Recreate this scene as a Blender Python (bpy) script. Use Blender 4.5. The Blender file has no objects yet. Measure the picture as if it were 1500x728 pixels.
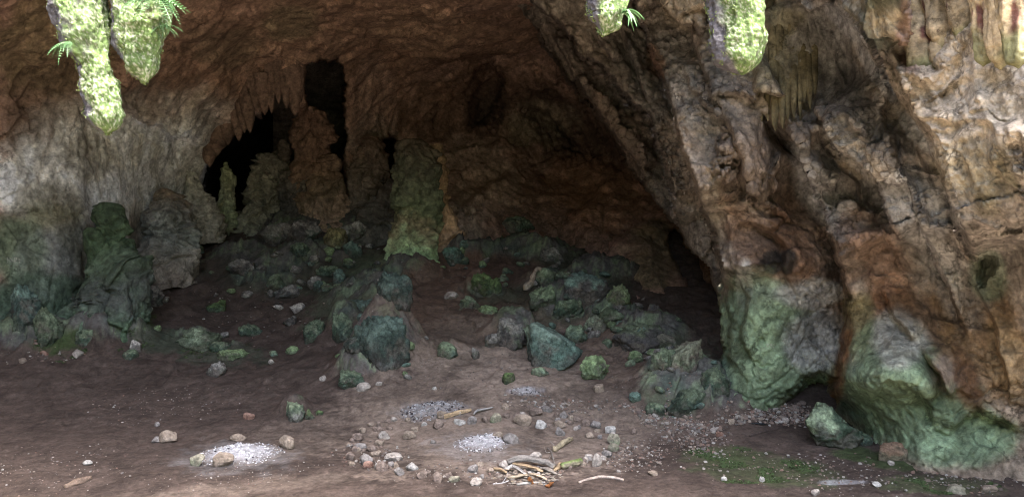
import bpy, math, random
import numpy as np
from mathutils import Vector, Matrix
from mathutils.bvhtree import BVHTree

random.seed(7)
RNG = np.random.default_rng(11)
sc = bpy.context.scene
C = sc.collection

# ------------------------------------------------------------------ camera
CAM_Z, PITCH, FPX = 2.3, math.radians(3.0), 1177.0
cd = bpy.data.cameras.new('camera')
cd.sensor_width = 36.0
cd.lens = 36.0 * FPX / 1500.0
cd.clip_start, cd.clip_end = 0.05, 500.0
cam = bpy.data.objects.new('camera', cd)
C.objects.link(cam)
cam.location = (0, 0, CAM_Z)
cam.rotation_euler = (math.pi / 2 - PITCH, 0, 0)
sc.camera = cam

# ------------------------------------------------------------------ light
SUN_EL, SUN_ROT = math.radians(70), math.radians(142)
w = bpy.data.worlds.new('World')
sc.world = w
w.use_nodes = True
nt = w.node_tree
sky = nt.nodes.new('ShaderNodeTexSky')
sky.sky_type = 'NISHITA'
sky.sun_disc = False
sky.sun_elevation = SUN_EL
sky.sun_rotation = SUN_ROT
sky.dust_density = 5.0
sky.ozone_density = 0.5
bg = nt.nodes['Background']
bg.inputs['Strength'].default_value = 0.15
nt.links.new(sky.outputs[0], bg.inputs['Color'])
sl = bpy.data.lights.new('sun', 'SUN')
sl.energy = 2.0
sl.angle = math.radians(0.5)
sl.color = (1.0, 0.965, 0.91)
so = bpy.data.objects.new('sun', sl)
C.objects.link(so)
sdir = Vector((math.cos(SUN_EL) * math.sin(SUN_ROT), math.cos(SUN_EL) * math.cos(SUN_ROT), math.sin(SUN_EL)))
so.rotation_euler = sdir.to_track_quat('Z', 'Y').to_euler()
so.location = sdir * 40
sc.view_settings.view_transform = 'Standard'
sc.view_settings.look = 'None'
sc.view_settings.exposure = 3.8
sc.view_settings.gamma = 1.0
sc.render.engine = 'CYCLES'
sc.cycles.use_denoising = True
sc.cycles.use_guiding = True
sc.cycles.guiding_training_samples = 128
sc.cycles.max_bounces = 6
sc.cycles.diffuse_bounces = 5
sc.cycles.sample_clamp_indirect = 6.0
sc.cycles.filter_width = 1.0

# ------------------------------------------------------------------ maths
FWD = np.array([0.0, math.cos(PITCH), -math.sin(PITCH)])
RGT = np.array([1.0, 0.0, 0.0])
UP = np.array([0.0, math.sin(PITCH), math.cos(PITCH)])
CAM = np.array([0.0, 0.0, CAM_Z])


def ray(u, v):
    u = np.asarray(u, float)[..., None]
    v = np.asarray(v, float)[..., None]
    return FWD + (u - 750.0) / FPX * RGT + (364.0 - v) / FPX * UP


def at(u, v, d):
    """point of the place seen at (u, v) of the photograph, d metres in front of the camera"""
    return CAM + np.asarray(d, float)[..., None] * ray(u, v)


_p = RNG.permutation(256)
PERM = np.concatenate([_p, _p, _p]).astype(np.int64)
_g = RNG.normal(size=(256, 3))
GRAD = _g / np.linalg.norm(_g, axis=1)[:, None]


def pnoise(P):
    P = np.asarray(P, float)
    I = np.floor(P)
    F = P - I
    I = I.astype(np.int64) & 255
    W = F * F * F * (F * (F * 6 - 15) + 10)
    out = 0
    for dx in (0, 1):
        wx = W[..., 0] if dx else 1 - W[..., 0]
        hx = PERM[(I[..., 0] + dx) & 255]
        for dy in (0, 1):
            wy = W[..., 1] if dy else 1 - W[..., 1]
            hy = PERM[hx + ((I[..., 1] + dy) & 255)]
            for dz in (0, 1):
                wz = W[..., 2] if dz else 1 - W[..., 2]
                h = PERM[hy + ((I[..., 2] + dz) & 255)]
                g = GRAD[h]
                out = out + wx * wy * wz * (g[..., 0] * (F[..., 0] - dx) + g[..., 1] * (F[..., 1] - dy) + g[..., 2] * (F[..., 2] - dz))
    return out * 1.5


_r = np.array(Matrix.Rotation(0.83, 3, 'X') @ Matrix.Rotation(0.61, 3, 'Y') @ Matrix.Rotation(1.07, 3, 'Z'))


def fbm(P, n=4, gain=0.5, lac=2.03):
    P = np.asarray(P, float) @ _r
    a, s, t = 1.0, 0, 0
    for i in range(n):
        s = s + a * pnoise(P + 17.3 * i)
        t += a
        a *= gain
        P = (P * lac) @ _r
    return s / t


def ridged(P, n=3, gain=0.5):
    P = np.asarray(P, float) @ _r
    a, s, t = 1.0, 0, 0
    for i in range(n):
        s = s + a * (1 - 2 * np.abs(pnoise(P + 9.1 * i)))
        t += a
        a *= gain
        P = (P * 2.07) @ _r
    return s / t


def sstep(x, a, b):
    t = np.clip((x - a) / (b - a), 0, 1)
    return t * t * (3 - 2 * t)


def worley(P):
    """distance to the border between the two nearest cells, and a random number per cell"""
    P = np.asarray(P, float) @ _r
    I = np.floor(P - 0.5).astype(np.int64)
    f1 = np.full(P.shape[:-1], 9.0)
    f2 = np.full(P.shape[:-1], 9.0)
    cid = np.zeros(P.shape[:-1])
    fac = np.zeros(P.shape[:-1])
    for dx in (0, 1):
        for dy in (0, 1):
            for dz in (0, 1):
                J = I + np.array([dx, dy, dz])
                h = PERM[PERM[PERM[J[..., 0] & 255] + (J[..., 1] & 255)] + (J[..., 2] & 255)]
                q = J + 0.5 + 0.34 * GRAD[h] - P
                d = np.sqrt((q * q).sum(-1))
                m = d < f1
                f2 = np.where(m, f1, np.minimum(f2, d))
                cid = np.where(m, h / 255.0, cid)
                fac = np.where(m, -(q * GRAD[(h + 91) & 255]).sum(-1), fac)
                f1 = np.where(m, d, f1)
    return f2 - f1, cid, fac


def facets(P, amp=1.0, warp=0.3):
    """broken, angular rock: every cell is a tilted plane with a narrow crack round it"""
    e, cid, fac = worley(P + warp * fbm(P * 1.3 + 2, 3)[..., None])
    return amp * ((0.55 * fac + 0.35 * (cid - 0.5)) * sstep(e, -0.02, 0.07) - 0.08 * (1 - sstep(e, 0.0, 0.08)))


class RBF:
    def __init__(self, X, Y, eps=1.0, c=0.5, reg=1e-3):
        X = np.asarray(X, float)
        Y = np.asarray(Y, float)
        n, m = X.shape
        self.X, self.c = X, c
        K = np.sqrt(((X[:, None] - X[None]) ** 2).sum(-1) + c * c)
        A = np.zeros((n + m + 1, n + m + 1))
        A[:n, :n] = K - reg * np.eye(n)
        A[:n, n] = 1
        A[:n, n + 1:] = X
        A[n:, :n] = A[:n, n:].T
        b = np.zeros(n + m + 1)
        b[:n] = Y
        self.w = np.linalg.solve(A, b)

    def __call__(self, Q):
        Q = np.asarray(Q, float)
        n, m = self.X.shape
        out = np.full(Q.shape[:-1], self.w[n])
        for k in range(m):
            out = out + self.w[n + 1 + k] * Q[..., k]
        for i in range(n):
            out = out + self.w[i] * np.sqrt(((Q - self.X[i]) ** 2).sum(-1) + self.c ** 2)
        return out


def seg_dist(U, V, pts, closed=False):
    """signed distance to a polyline (positive on its right-hand side in the picture sense), and position along it"""
    pts = [np.array(p, float) for p in pts]
    if closed:
        pts = pts + [pts[0]]
    L = [np.linalg.norm(b - a) for a, b in zip(pts, pts[1:])]
    best = np.full(U.shape, 1e9)
    sg = np.ones(U.shape)
    par = np.zeros(U.shape)
    acc = 0
    inside = np.zeros(U.shape, bool)
    for a, b, l in zip(pts, pts[1:], L):
        e = (b - a) / l
        ru, rv = U - a[0], V - a[1]
        t = ru * e[0] + rv * e[1]
        tc = np.clip(t, 0, l)
        d = np.hypot(ru - tc * e[0], rv - tc * e[1])
        cr = -(ru * e[1] - rv * e[0])
        m = d < best - 1e-9
        best = np.where(m, d, best)
        sg = np.where(m, np.where(cr >= 0, -1.0, 1.0), sg)
        par = np.where(m, acc + tc, par)
        acc += l
        if closed and abs(b[1] - a[1]) > 1e-9:
            c = ((a[1] > V) != (b[1] > V)) & (U < (b[0] - a[0]) * (V - a[1]) / (b[1] - a[1]) + a[0])
            inside ^= c
    if closed:
        return np.where(inside, best, -best), par, acc
    return best * sg, par, acc


# ------------------------------------------------------------------ mesh helpers
def mesh_np(name, V, F, col=None, smooth=True, mat=None):
    """V (n,3), F (m,3|4) -> mesh datablock with an optional colour per vertex"""
    V = np.asarray(V, np.float32)
    F = np.asarray(F, np.int32)
    me = bpy.data.meshes.new(name)
    k = F.shape[1]
    me.vertices.add(len(V))
    me.vertices.foreach_set('co', V.ravel())
    me.loops.add(F.size)
    me.loops.foreach_set('vertex_index', F.ravel())
    me.polygons.add(len(F))
    me.polygons.foreach_set('loop_start', np.arange(0, F.size, k, dtype=np.int32))
    me.polygons.foreach_set('use_smooth', np.full(len(F), smooth))
    me.update(calc_edges=True)
    me.validate()
    if col is not None:
        a = me.color_attributes.new('Col', 'FLOAT_COLOR', 'POINT')
        c = np.ones((len(V), 4), np.float32)
        c[:, :3] = np.clip(col, 0.004, 0.9)
        a.data.foreach_set('color', c.ravel())
    if mat:
        me.materials.append(mat)
    return me


def link(name, me, parent=None, loc=None):
    o = bpy.data.objects.new(name, me)
    C.objects.link(o)
    if parent is not None:
        o.parent = parent
    if loc is not None:
        o.location = loc
    return o


def tag(o, label=None, cat=None, group=None, kind=None):
    if label:
        o['label'] = label
    if cat:
        o['category'] = cat
    if group:
        o['group'] = group
    if kind:
        o['kind'] = kind
    return o


def grid_faces(nr, nc, wrap=False):
    i = np.arange(nr - 1)[:, None]
    j = np.arange(nc if wrap else nc - 1)[None]
    j2 = (j + 1) % nc
    return np.stack([i * nc + j, i * nc + j2, (i + 1) * nc + j2, (i + 1) * nc + j], -1).reshape(-1, 4)


def grid_normals(P):
    a = np.gradient(P, axis=0)
    b = np.gradient(P, axis=1)
    n = np.cross(a, b)
    return n / (np.linalg.norm(n, axis=-1, keepdims=True) + 1e-9)


_ico = {}


def ico(sub):
    if sub not in _ico:
        import bmesh
        bm = bmesh.new()
        bmesh.ops.create_icosphere(bm, subdivisions=sub, radius=1.0)
        V = np.array([v.co[:] for v in bm.verts])
        F = np.array([[v.index for v in f.verts] for f in bm.faces])
        bm.free()
        _ico[sub] = (V / np.linalg.norm(V, axis=1)[:, None], F)
    return _ico[sub]


# ------------------------------------------------------------------ materials
def rock_material(name, world=True, rough=0.9, bump=0.6, scale=1.0, var=0.45, cracks=0.5, spec=0.25, speck=0.25):
    m = bpy.data.materials.new(name)
    m.use_nodes = True
    n, l = m.node_tree.nodes, m.node_tree.links
    b = n['Principled BSDF']
    b.inputs['Roughness'].default_value = rough
    b.inputs['Specular IOR Level'].default_value = spec
    att = n.new('ShaderNodeAttribute')
    att.attribute_name = 'Col'
    if world:
        co = n.new('ShaderNodeNewGeometry').outputs['Position']
    else:
        co = n.new('ShaderNodeTexCoord').outputs['Object']

    def noise(s, det, rough_=0.6, dist=0.0):
        t = n.new('ShaderNodeTexNoise')
        t.inputs['Scale'].default_value = s * scale
        t.inputs['Detail'].default_value = det
        t.inputs['Roughness'].default_value = rough_
        t.inputs['Distortion'].default_value = dist
        l.new(co, t.inputs['Vector'])
        return t

    def ramp(src, a, bb, lo, hi):
        r = n.new('ShaderNodeMapRange')
        r.inputs['From Min'].default_value = a
        r.inputs['From Max'].default_value = bb
        r.inputs['To Min'].default_value = lo
        r.inputs['To Max'].default_value = hi
        l.new(src, r.inputs['Value'])
        return r.outputs[0]

    def mul(col, fac):
        x = n.new('ShaderNodeVectorMath')
        x.operation = 'MULTIPLY'
        l.new(col, x.inputs[0])
        cmb = n.new('ShaderNodeCombineXYZ')
        for i in range(3):
            l.new(fac, cmb.inputs[i])
        l.new(cmb.outputs[0], x.inputs[1])
        return x.outputs[0]

    n1 = noise(2.2, 9, 0.68, 0.4)
    n2 = noise(11.0, 8, 0.7)
    n3 = noise(42.0, 5, 0.7)
    c = mul(att.outputs['Color'], ramp(n1.outputs['Fac'], 0.3, 0.7, 1 - var, 1 + var))
    c = mul(c, ramp(n2.outputs['Fac'], 0.33, 0.67, 1 - var * 1.1, 1 + var * 1.1))
    n4 = noise(27.0, 4, 0.75)
    c = mul(c, ramp(n4.outputs['Fac'], 0.3, 0.7, 1 - var * 0.6, 1 + var * 0.6))
    # pale mineral flecks
    if speck > 0:
        mx = n.new('ShaderNodeMix')
        mx.data_type = 'RGBA'
        l.new(ramp(n3.outputs['Fac'], 0.60, 0.72, 0.0, speck), mx.inputs['Factor'])
        l.new(c, mx.inputs['A'])
        mx.inputs['B'].default_value = (0.42, 0.40, 0.36, 1)
        c = mx.outputs['Result']
    # cracks
    vo = n.new('ShaderNodeTexVoronoi')
    vo.feature = 'DISTANCE_TO_EDGE'
    vo.inputs['Scale'].default_value = 2.6 * scale
    wv = n.new('ShaderNodeVectorMath')
    wv.operation = 'MULTIPLY_ADD'
    l.new(n2.outputs['Color'], wv.inputs[0])
    wv.inputs[1].default_value = (0.35 / scale,) * 3
    l.new(co, wv.inputs[2])
    l.new(wv.outputs[0], vo.inputs['Vector'])
    ck = ramp(vo.outputs['Distance'], 0.0, 0.035, 0.0, 1.0)
    if cracks > 0:
        gate = ramp(n1.outputs['Fac'], 0.45, 0.6, 0.0, cracks)
        inv = n.new('ShaderNodeMath')
        inv.operation = 'SUBTRACT'
        inv.inputs[0].default_value = 1
        l.new(ck, inv.inputs[1])
        g2 = n.new('ShaderNodeMath')
        g2.operation = 'MULTIPLY'
        l.new(inv.outputs[0], g2.inputs[0])
        l.new(gate, g2.inputs[1])
        g3 = n.new('ShaderNodeMath')
        g3.operation = 'SUBTRACT'
        g3.inputs[0].default_value = 1
        l.new(g2.outputs[0], g3.inputs[1])
        crack = g3.outputs[0]
        c = mul(c, ramp(crack, 0.2, 1.0, 0.5, 1.0))
    else:
        crack = None
    l.new(c, b.inputs['Base Color'])
    h = n.new('ShaderNodeMath')
    h.operation = 'MULTIPLY_ADD'
    l.new(n3.outputs['Fac'], h.inputs[0])
    h.inputs[1].default_value = 0.15
    l.new(n2.outputs['Fac'], h.inputs[2])
    src = h.outputs[0]
    if crack is not None:
        h2 = n.new('ShaderNodeMath')
        h2.operation = 'MULTIPLY_ADD'
        l.new(crack, h2.inputs[0])
        h2.inputs[1].default_value = 0.35
        l.new(src, h2.inputs[2])
        src = h2.outputs[0]
    bp = n.new('ShaderNodeBump')
    bp.inputs['Strength'].default_value = bump
    bp.inputs['Distance'].default_value = 0.09 / scale
    l.new(src, bp.inputs['Height'])
    l.new(bp.outputs[0], b.inputs['Normal'])
    return m


M_WALL = rock_material('cave_rock', True, 0.85, 0.75, 1.0, 0.44, 0.9)
M_FLOOR = rock_material('cave_earth', True, 0.95, 0.55, 1.6, 0.30, 0.0, 0.15, 0.22)
M_ROCK = rock_material('boulder_rock', True, 0.85, 0.8, 2.2, 0.5, 0.6, 0.25, 0.5)
M_STONE = rock_material('loose_stone', False, 0.9, 0.5, 5.0, 0.30, 0.0, 0.2, 0.3)
M_TUFA = rock_material('mossy_tufa', True, 0.9, 0.9, 3.0, 0.40, 0.0, 0.15, 0.7)
M_ASH = rock_material('wood_ash', True, 1.0, 0.8, 6.0, 0.25, 0.0, 0.05, 0.3)
M_WOOD = rock_material('dead_wood', True, 0.85, 0.5, 6.0, 0.35, 0.0, 0.2, 0.2)


def flat_material(name, col, rough=0.6, trans=0.0, var=0.25):
    m = bpy.data.materials.new(name)
    m.use_nodes = True
    n, l = m.node_tree.nodes, m.node_tree.links
    b = n['Principled BSDF']
    b.inputs['Roughness'].default_value = rough
    tc = n.new('ShaderNodeTexCoord')
    t = n.new('ShaderNodeTexNoise')
    t.inputs['Scale'].default_value = 30
    l.new(tc.outputs['Object'], t.inputs['Vector'])
    mx = n.new('ShaderNodeMix')
    mx.data_type = 'RGBA'
    l.new(t.outputs['Fac'], mx.inputs['Factor'])
    mx.inputs['A'].default_value = tuple(x * (1 - var) for x in col) + (1,)
    mx.inputs['B'].default_value = tuple(min(1, x * (1 + var)) for x in col) + (1,)
    l.new(mx.outputs['Result'], b.inputs['Base Color'])
    if trans > 0:
        tr = n.new('ShaderNodeBsdfTranslucent')
        l.new(mx.outputs['Result'], tr.inputs['Color'])
        ms = n.new('ShaderNodeMixShader')
        ms.inputs[0].default_value = trans
        l.new(b.outputs[0], ms.inputs[1])
        l.new(tr.outputs[0], ms.inputs[2])
        l.new(ms.outputs[0], n['Material Output'].inputs['Surface'])
    return m


M_LEAF = flat_material('fern_leaf', (0.075, 0.155, 0.06), 0.5, 0.2, .5)
M_MOSS = flat_material('moss_green', (0.048, 0.078, 0.026), 0.9)
M_FUZZ = flat_material('moss_fuzz', (0.115, 0.15, 0.048), 0.9, 0.2, .5)
M_CHALK = flat_material('chalk_mark', (0.40, 0.40, 0.33), 1.0, 0, .4)
M_DEADLEAF = flat_material('dry_leaf', (0.22, 0.09, 0.03), 0.7, 0.2)
M_PLASTIC = flat_material('dark_plastic', (0.02, 0.025, 0.035), 0.3)

# rock colours (linear)
BROWN = np.array([0.145, 0.098, 0.070])
REDBR = np.array([0.170, 0.098, 0.064])
ORANGE = np.array([0.250, 0.118, 0.055])
GREY = np.array([0.270, 0.258, 0.240])
DGREY = np.array([0.075, 0.072, 0.070])
PALE = np.array([0.600, 0.575, 0.530])
TAN = np.array([0.400, 0.315, 0.210])
GREEN = np.array([0.135, 0.175, 0.112])
DGREEN = np.array([0.045, 0.070, 0.047])
TEAL = np.array([0.078, 0.120, 0.102])
MOSS = np.array([0.062, 0.095, 0.036])
OLIVE = np.array([0.140, 0.125, 0.060])
BLACK = np.array([0.025, 0.022, 0.020])
EARTH = np.array([0.080, 0.061, 0.052])
DUST_AND_LIGHT = np.array([0.250, 0.200, 0.165])  # floor dust; also paints the pool of light on the mid floor


def paint(col, U, V, blobs, N):
    """blobs: (u, v, ru, rv, angle_deg, colour, strength): patches of mineral, soil, algae, or painted light and shade, with noisy borders"""
    for k, (u, v, ru, rv, ang, c, s) in enumerate(blobs):
        a = math.radians(ang)
        du, dv = U - u, V - v
        x = (du * math.cos(a) + dv * math.sin(a)) / ru
        y = (-du * math.sin(a) + dv * math.cos(a)) / rv
        q = x * x + y * y + 0.9 * N[k % len(N)]
        f = (s * (1 - sstep(q, 0.35, 1.25)))[..., None]
        col = col * (1 - f) + np.asarray(c) * f
    return col

# ------------------------------------------------------------------ the floor
FLOOR_PTS = [  # (u, v, d) read off the photograph
    (0, 515, 10.6), (150, 480, 11.3), (60, 600, 9.0), (300, 490, 12.0), (250, 385, 15.0), (330, 325, 17.5), (450, 345, 16.5),
    (400, 420, 14.0), (510, 335, 17.4), (460, 490, 11.6), (540, 560, 9.5), (545, 455, 11.8), (610, 378, 14.6), (600, 430, 12.6),
    (700, 372, 15.3), (680, 500, 10.7), (740, 560, 9.2), (800, 540, 9.9), (780, 450, 12.0), (780, 365, 15.8), (880, 385, 14.6),
    (900, 470, 11.6), (960, 450, 12.0), (930, 580, 8.9), (1000, 520, 10.2), (1020, 480, 11.0), (1050, 590, 8.8), (1000, 405, 13.5),
    (1170, 600, 8.6), (1300, 660, 7.4), (1500, 690, 6.9), (-200, 520, 10.0), (560, 330, 17.5), (980, 340, 16.0)]
_fp = [at(*p) for p in FLOOR_PTS]
_fw = [(p[0], p[1], p[2]) for p in _fp]
_fw += [(x, y, 0.0) for x, y in ((-12, -10), (0, -10), (12, -10), (-12, 0), (0, 0), (12, 0), (-3, 3), (3, 3), (-8, 4), (6, 4), (-5, 7), (-2, 7), (0.3, 7.4),
                                  (2, 7), (-3, 8.4), (-1, 8.2), (1, 8.3), (-4, 6), (0, 6), (4, 6), (9, 7), (-12, 8))]
_fw += [(-9, 16, 1.8), (-6, 20, 2.4), (0, 22, 2.8), (5, 20, 2.6), (9, 14, 1.4)]
_fr = RBF([(a, b) for a, b, c in _fw], [c for a, b, c in _fw], c=0.9, reg=2e-3)


MOUND_PX = [  # rock outcrops that break through the earth: (u, v, radius across, radius in depth, height) in metres
    (548, 528, .46, .6, .50), (575, 478, .40, .5, .40), (505, 470, .3, .4, .25), (840, 446, .70, .6, .42), (800, 420, .5, .5, .25), (748, 482, .40, .4, .30), (905, 462, .40, .4, .22), (950, 495, .55, .5, .34),
    (1010, 556, .60, .6, .24), (975, 548, .40, .4, .18), (1050, 560, .4, .5, .22), (705, 440, .45, .4, .26), (600, 398, .6, .5, .30), (530, 430, .7, .5, .28), (560, 415, .5, .4, .25),
    (160, 486, .65, .5, .30), (40, 502, .6, .4, .36), (400, 396, .9, .8, .26), (470, 372, .9, .8, .30), (350, 385, .7, .6, .22), (430, 345, 1.0, .6, .40), (540, 345, .9, .7, .45), (300, 350, .7, .6, .22),
    (680, 374, .6, .5, .30), (780, 374, 1.0, .6, .35), (880, 400, .8, .6, .30), (285, 498, .38, .35, .16), (340, 520, .36, .3, .12), (655, 506, .28, .3, .15), (430, 600, .2, .2, .12), (245, 385, .6, .5, .28)]
MOUNDS = []


def mound(x, y):
    m = 0
    for (mx, my, rx, ry, h) in MOUNDS:
        m = m + h * np.exp(-1.6 * (((x - mx) / rx) ** 2 + ((y - my) / ry) ** 2) ** 1.3)
    return m


def floor_h(x, y, full=True):
    x = np.asarray(x, float)
    y = np.asarray(y, float)
    xc, yc = np.clip(x, -12, 12), np.clip(y, -8, 22)
    z = _fr(np.stack([xc, yc], -1))
    z = np.where(y < 3, z * sstep(y, -4, 3), z)
    far = sstep(y, 8.0, 11.5)
    mo_ = mound(x, y)
    z = z + mo_
    if not full:
        return z
    P = np.stack([x, y, 0 * x], -1)
    z = z + 0.05 * fbm(P * 0.9, 3) + (0.02 + 0.06 * far) * fbm(P * 2.6 + 5, 3)
    z = z + 0.03 * far * ridged(P * 3.2 + 3, 3) + 0.012 * fbm(P * 6.5 + 2, 4, .6) + sstep(fbm(P * 1.2 + 14, 3), 0.0, 0.3) * facets(P * 7, 0.035)
    # broken rock showing through the earth towards the back
    lump = far * sstep(fbm(P * 0.7 + 31, 3), -0.15, 0.25)
    rocky = np.minimum(1, mo_ / 0.16)
    return z + np.maximum(lump, rocky) * (facets(P * 1.6 + 4, 0.16) + facets(P * 4.1, 0.06)) + rocky * (facets(P * 2.7 + 8, 0.20) + 0.05 * ridged(P * 3.5, 4, .6))


def hit_floor(u, v):
    """where the sight line through (u, v) meets the floor"""
    u = np.atleast_1d(np.asarray(u, float))
    v = np.atleast_1d(np.asarray(v, float))
    ds = np.concatenate([np.arange(4.0, 12, 0.06), np.arange(12, 22, 0.12)])
    P = at(u[:, None], v[:, None], ds[None] * np.ones((len(u), 1)))
    g = P[..., 2] - floor_h(P[..., 0], P[..., 1], False)
    below = g < 0
    k = np.where(below.any(1), below.argmax(1), len(ds) - 1)
    k = np.maximum(k, 1)
    r = np.arange(len(u))
    g0, g1 = g[r, k - 1], g[r, k]
    t = np.clip(g0 / (g0 - g1 + 1e-9), 0, 1)
    d = ds[k - 1] * (1 - t) + ds[k] * t
    for _ in range(5):
        Q = at(u, v, d)
        h = floor_h(Q[..., 0], Q[..., 1])
        d = np.clip(d - 0.7 * np.clip((h - Q[..., 2]) / np.maximum(0.08, (v - 302) / FPX), -.5, .5), 3.5, 24)
    Q = at(u, v, d)
    Q[..., 2] = floor_h(Q[..., 0], Q[..., 1])
    return Q, d


for (u_, v_, rx_, ry_, h_) in MOUND_PX:
    Q_ = hit_floor(u_, v_)[0][0]
    MOUNDS.append((Q_[0], Q_[1], rx_, ry_, h_))


def floor_mesh():
    s_in = np.linspace(-0.70, 0.70, 860)
    s_l = -0.70 - np.cumsum(np.linspace(0.01, 0.6, 24))
    s = np.concatenate([s_l[::-1], s_in, -s_l])
    # rows: even steps down the picture
    dep = np.linspace(math.tan(math.radians(22)), math.tan(math.radians(6.2)), 420)
    y_in = CAM_Z / dep
    y_f = np.concatenate([np.linspace(-90, -10, 14), np.linspace(-8, y_in[0] - 0.05, 60)])
    y_b = np.linspace(y_in[-1] + 0.3, 26, 16)
    y = np.concatenate([y_f, y_in, y_b])
    S, Y = np.meshgrid(s, y)
    X = S * np.maximum(Y, 6.0)
    Z = floor_h(X, Y)
    P = np.stack([X, Y, Z], -1)
    rel = P - CAM
    dd = rel @ FWD
    ok = dd > 1
    dd = np.where(ok, dd, 1)
    U = np.where(ok, 750 + FPX * (rel @ RGT) / dd, -9999)
    V = np.where(ok, 364 - FPX * (rel @ UP) / dd, 9999)
    n1, n2, n3 = fbm(P * 1.1, 4), fbm(P * 3.1 + 7, 4), fbm(P * 7.7 + 3, 3)
    n4 = fbm(P * 17 + 1, 3)
    N = [0.9 * n1 + 0.8 * n2 + n3, 1.2 * n2 + 0.9 * n3 + 0.6 * n4, 1.0 * n1 - 0.9 * n3 + 0.8 * n4]
    col = EARTH * (1 + 0.5 * n1 + 0.35 * n3)[..., None]
    D2 = DUST_AND_LIGHT
    blobs = [
        (740, 520, 170, 55, 0, D2, 0.75), (640, 570, 150, 40, -8, D2, 0.45), (700, 645, 240, 65, 0, D2 * 0.9, 0.8), (860, 600, 170, 45, 10, D2 * 0.8, 0.5),  # the leading patch paints a pool of light on the floor
        (640, 390, 90, 30, 0, [0.15, 0.085, 0.055], 0.7), (720, 420, 130, 60, 20, [0.12, 0.075, 0.055], 0.6), (560, 480, 60, 40, -30, D2 * 0.7, 0.5),
        (360, 715, 180, 14, -6, D2 * 0.8, 0.5), (450, 640, 120, 30, -10, D2 * 0.6, 0.5),
        (1100, 685, 120, 26, 8, MOSS * 0.9, 0.5), (1060, 665, 60, 14, 0, MOSS * 0.9, 0.4), (1380, 712, 90, 14, 4, MOSS, 0.45), (1290, 672, 70, 12, 10, MOSS * 0.7, 0.8),
        (85, 497, 45, 22, 0, MOSS * 0.8, 0.9), (195, 470, 40, 20, -20, MOSS, 0.9), (240, 500, 50, 20, 0, DGREEN, 0.6), (330, 520, 70, 20, 0, DGREEN, 0.5),
        (1000, 560, 70, 50, -40, GREEN * 0.8, 0.6), (960, 490, 60, 30, 0, GREEN * 0.7, 0.5), (520, 420, 90, 40, -35, GREEN * 0.7, 0.55), (560, 400, 60, 30, -20, GREEN, 0.5),
        (720, 420, 60, 30, 0, DGREEN, 0.5), (420, 400, 120, 40, 0, DGREEN * 0.8, 0.4), (820, 420, 110, 60, 0, DGREEN, 0.45),
        (345, 672, 95, 28, 0, [0.20, 0.19, 0.19], 0.6), (700, 655, 80, 24, 0, [0.22, 0.20, 0.19], 0.6), (770, 571, 28, 7, 0, [0.3, 0.3, 0.33], 0.8),
        (1230, 706, 36, 3.5, 0, [0.4, 0.41, 0.44], 0.5), (635, 602, 60, 16, 0, [0.22, 0.20, 0.19], 0.6)]
    col = paint(col, U, V, blobs, N)
    # bare and algae-covered rock of the outcrops
    f = (sstep(mound(X, Y) + 0.05 * n3 + 0.04 * n2, 0.07, 0.16) * 0.85)[..., None]
    g = sstep(n2 + 0.6 * n3 + 0.5 * n4, -0.1, 0.4)[..., None]
    rk = (DGREY * 1.5) * (1 - g) + GREEN * 1.15 * g
    wet = sstep(n1 - 0.4 * n3, 0.05, 0.35)[..., None] * .7
    rk = (rk * (1 - wet) + TEAL * 0.7 * wet) * (1 + .6 * n4)[..., None]
    col = col * (1 - f) + rk * f
    col = paint(col, U, V, [(670, 395, 80, 30, 0, [.150, .095, .072], .9), (640, 440, 50, 60, 0, [.150, .105, .080], .85), (690, 500, 90, 45, 0, [.190, .145, .115], .85), (745, 400, 60, 22, 0, [.12, .08, .065], .8),
                            (760, 535, 130, 40, 0, DUST_AND_LIGHT * 1.1, .9), (890, 520, 70, 40, 20, [.16, .12, .095], .7), (560, 470, 30, 40, 0, [.14, .10, .08], .6), (880, 480, 40, 14, 0, [.15, .11, .085], .7)], [0.5 * q for q in N])  # the dust-toned patch strengthens the painted pool of light
    damp = sstep(n1 + 0.5 * n2, 0.0, 0.5)[..., None] * 0.35
    col = col * (1 - damp * (1 - f))
    # outside the cave: pale dry ground
    out = sstep(-Y, -5.0, -3.0)[..., None]
    col = col * (1 - out) + np.array([0.21, 0.175, 0.13]) * out
    nr, nc = P.shape[:2]
    me = mesh_np('floor', P.reshape(-1, 3), grid_faces(nr, nc), col.reshape(-1, 3), True, M_FLOOR)
    return tag(link('floor', me), kind='structure')


floor = floor_mesh()

def sky_block_hill():  # unseen hill added behind the camera to block the low sky
    g = np.linspace(-60, 60, 90)
    X, T = np.meshgrid(g, np.linspace(0, 1, 40))
    Y = -13 - 34 * T + 3 * fbm(np.stack([X * .06, T * 3, 0 * X], -1), 3) + 0.004 * X * X
    Z = -0.5 + 16 * sstep(T, -0.1, 1.0) + 3.5 * sstep(T, 0, .06) + 1.6 * fbm(np.stack([X * .25, Y * .25, 0 * X], -1), 4) * sstep(T, 0, .1)
    P = np.stack([X, Y, Z], -1)
    n = fbm(P * .7, 4)
    col = np.array([.045, .065, .022]) * (1 + .8 * n)[..., None]
    me = mesh_np('sky_block_hill', P.reshape(-1, 3), grid_faces(40, 90), col.reshape(-1, 3), True, M_FLOOR)
    return tag(link('sky_block_hill', me), kind='structure')


sky_block_hill()


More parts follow.
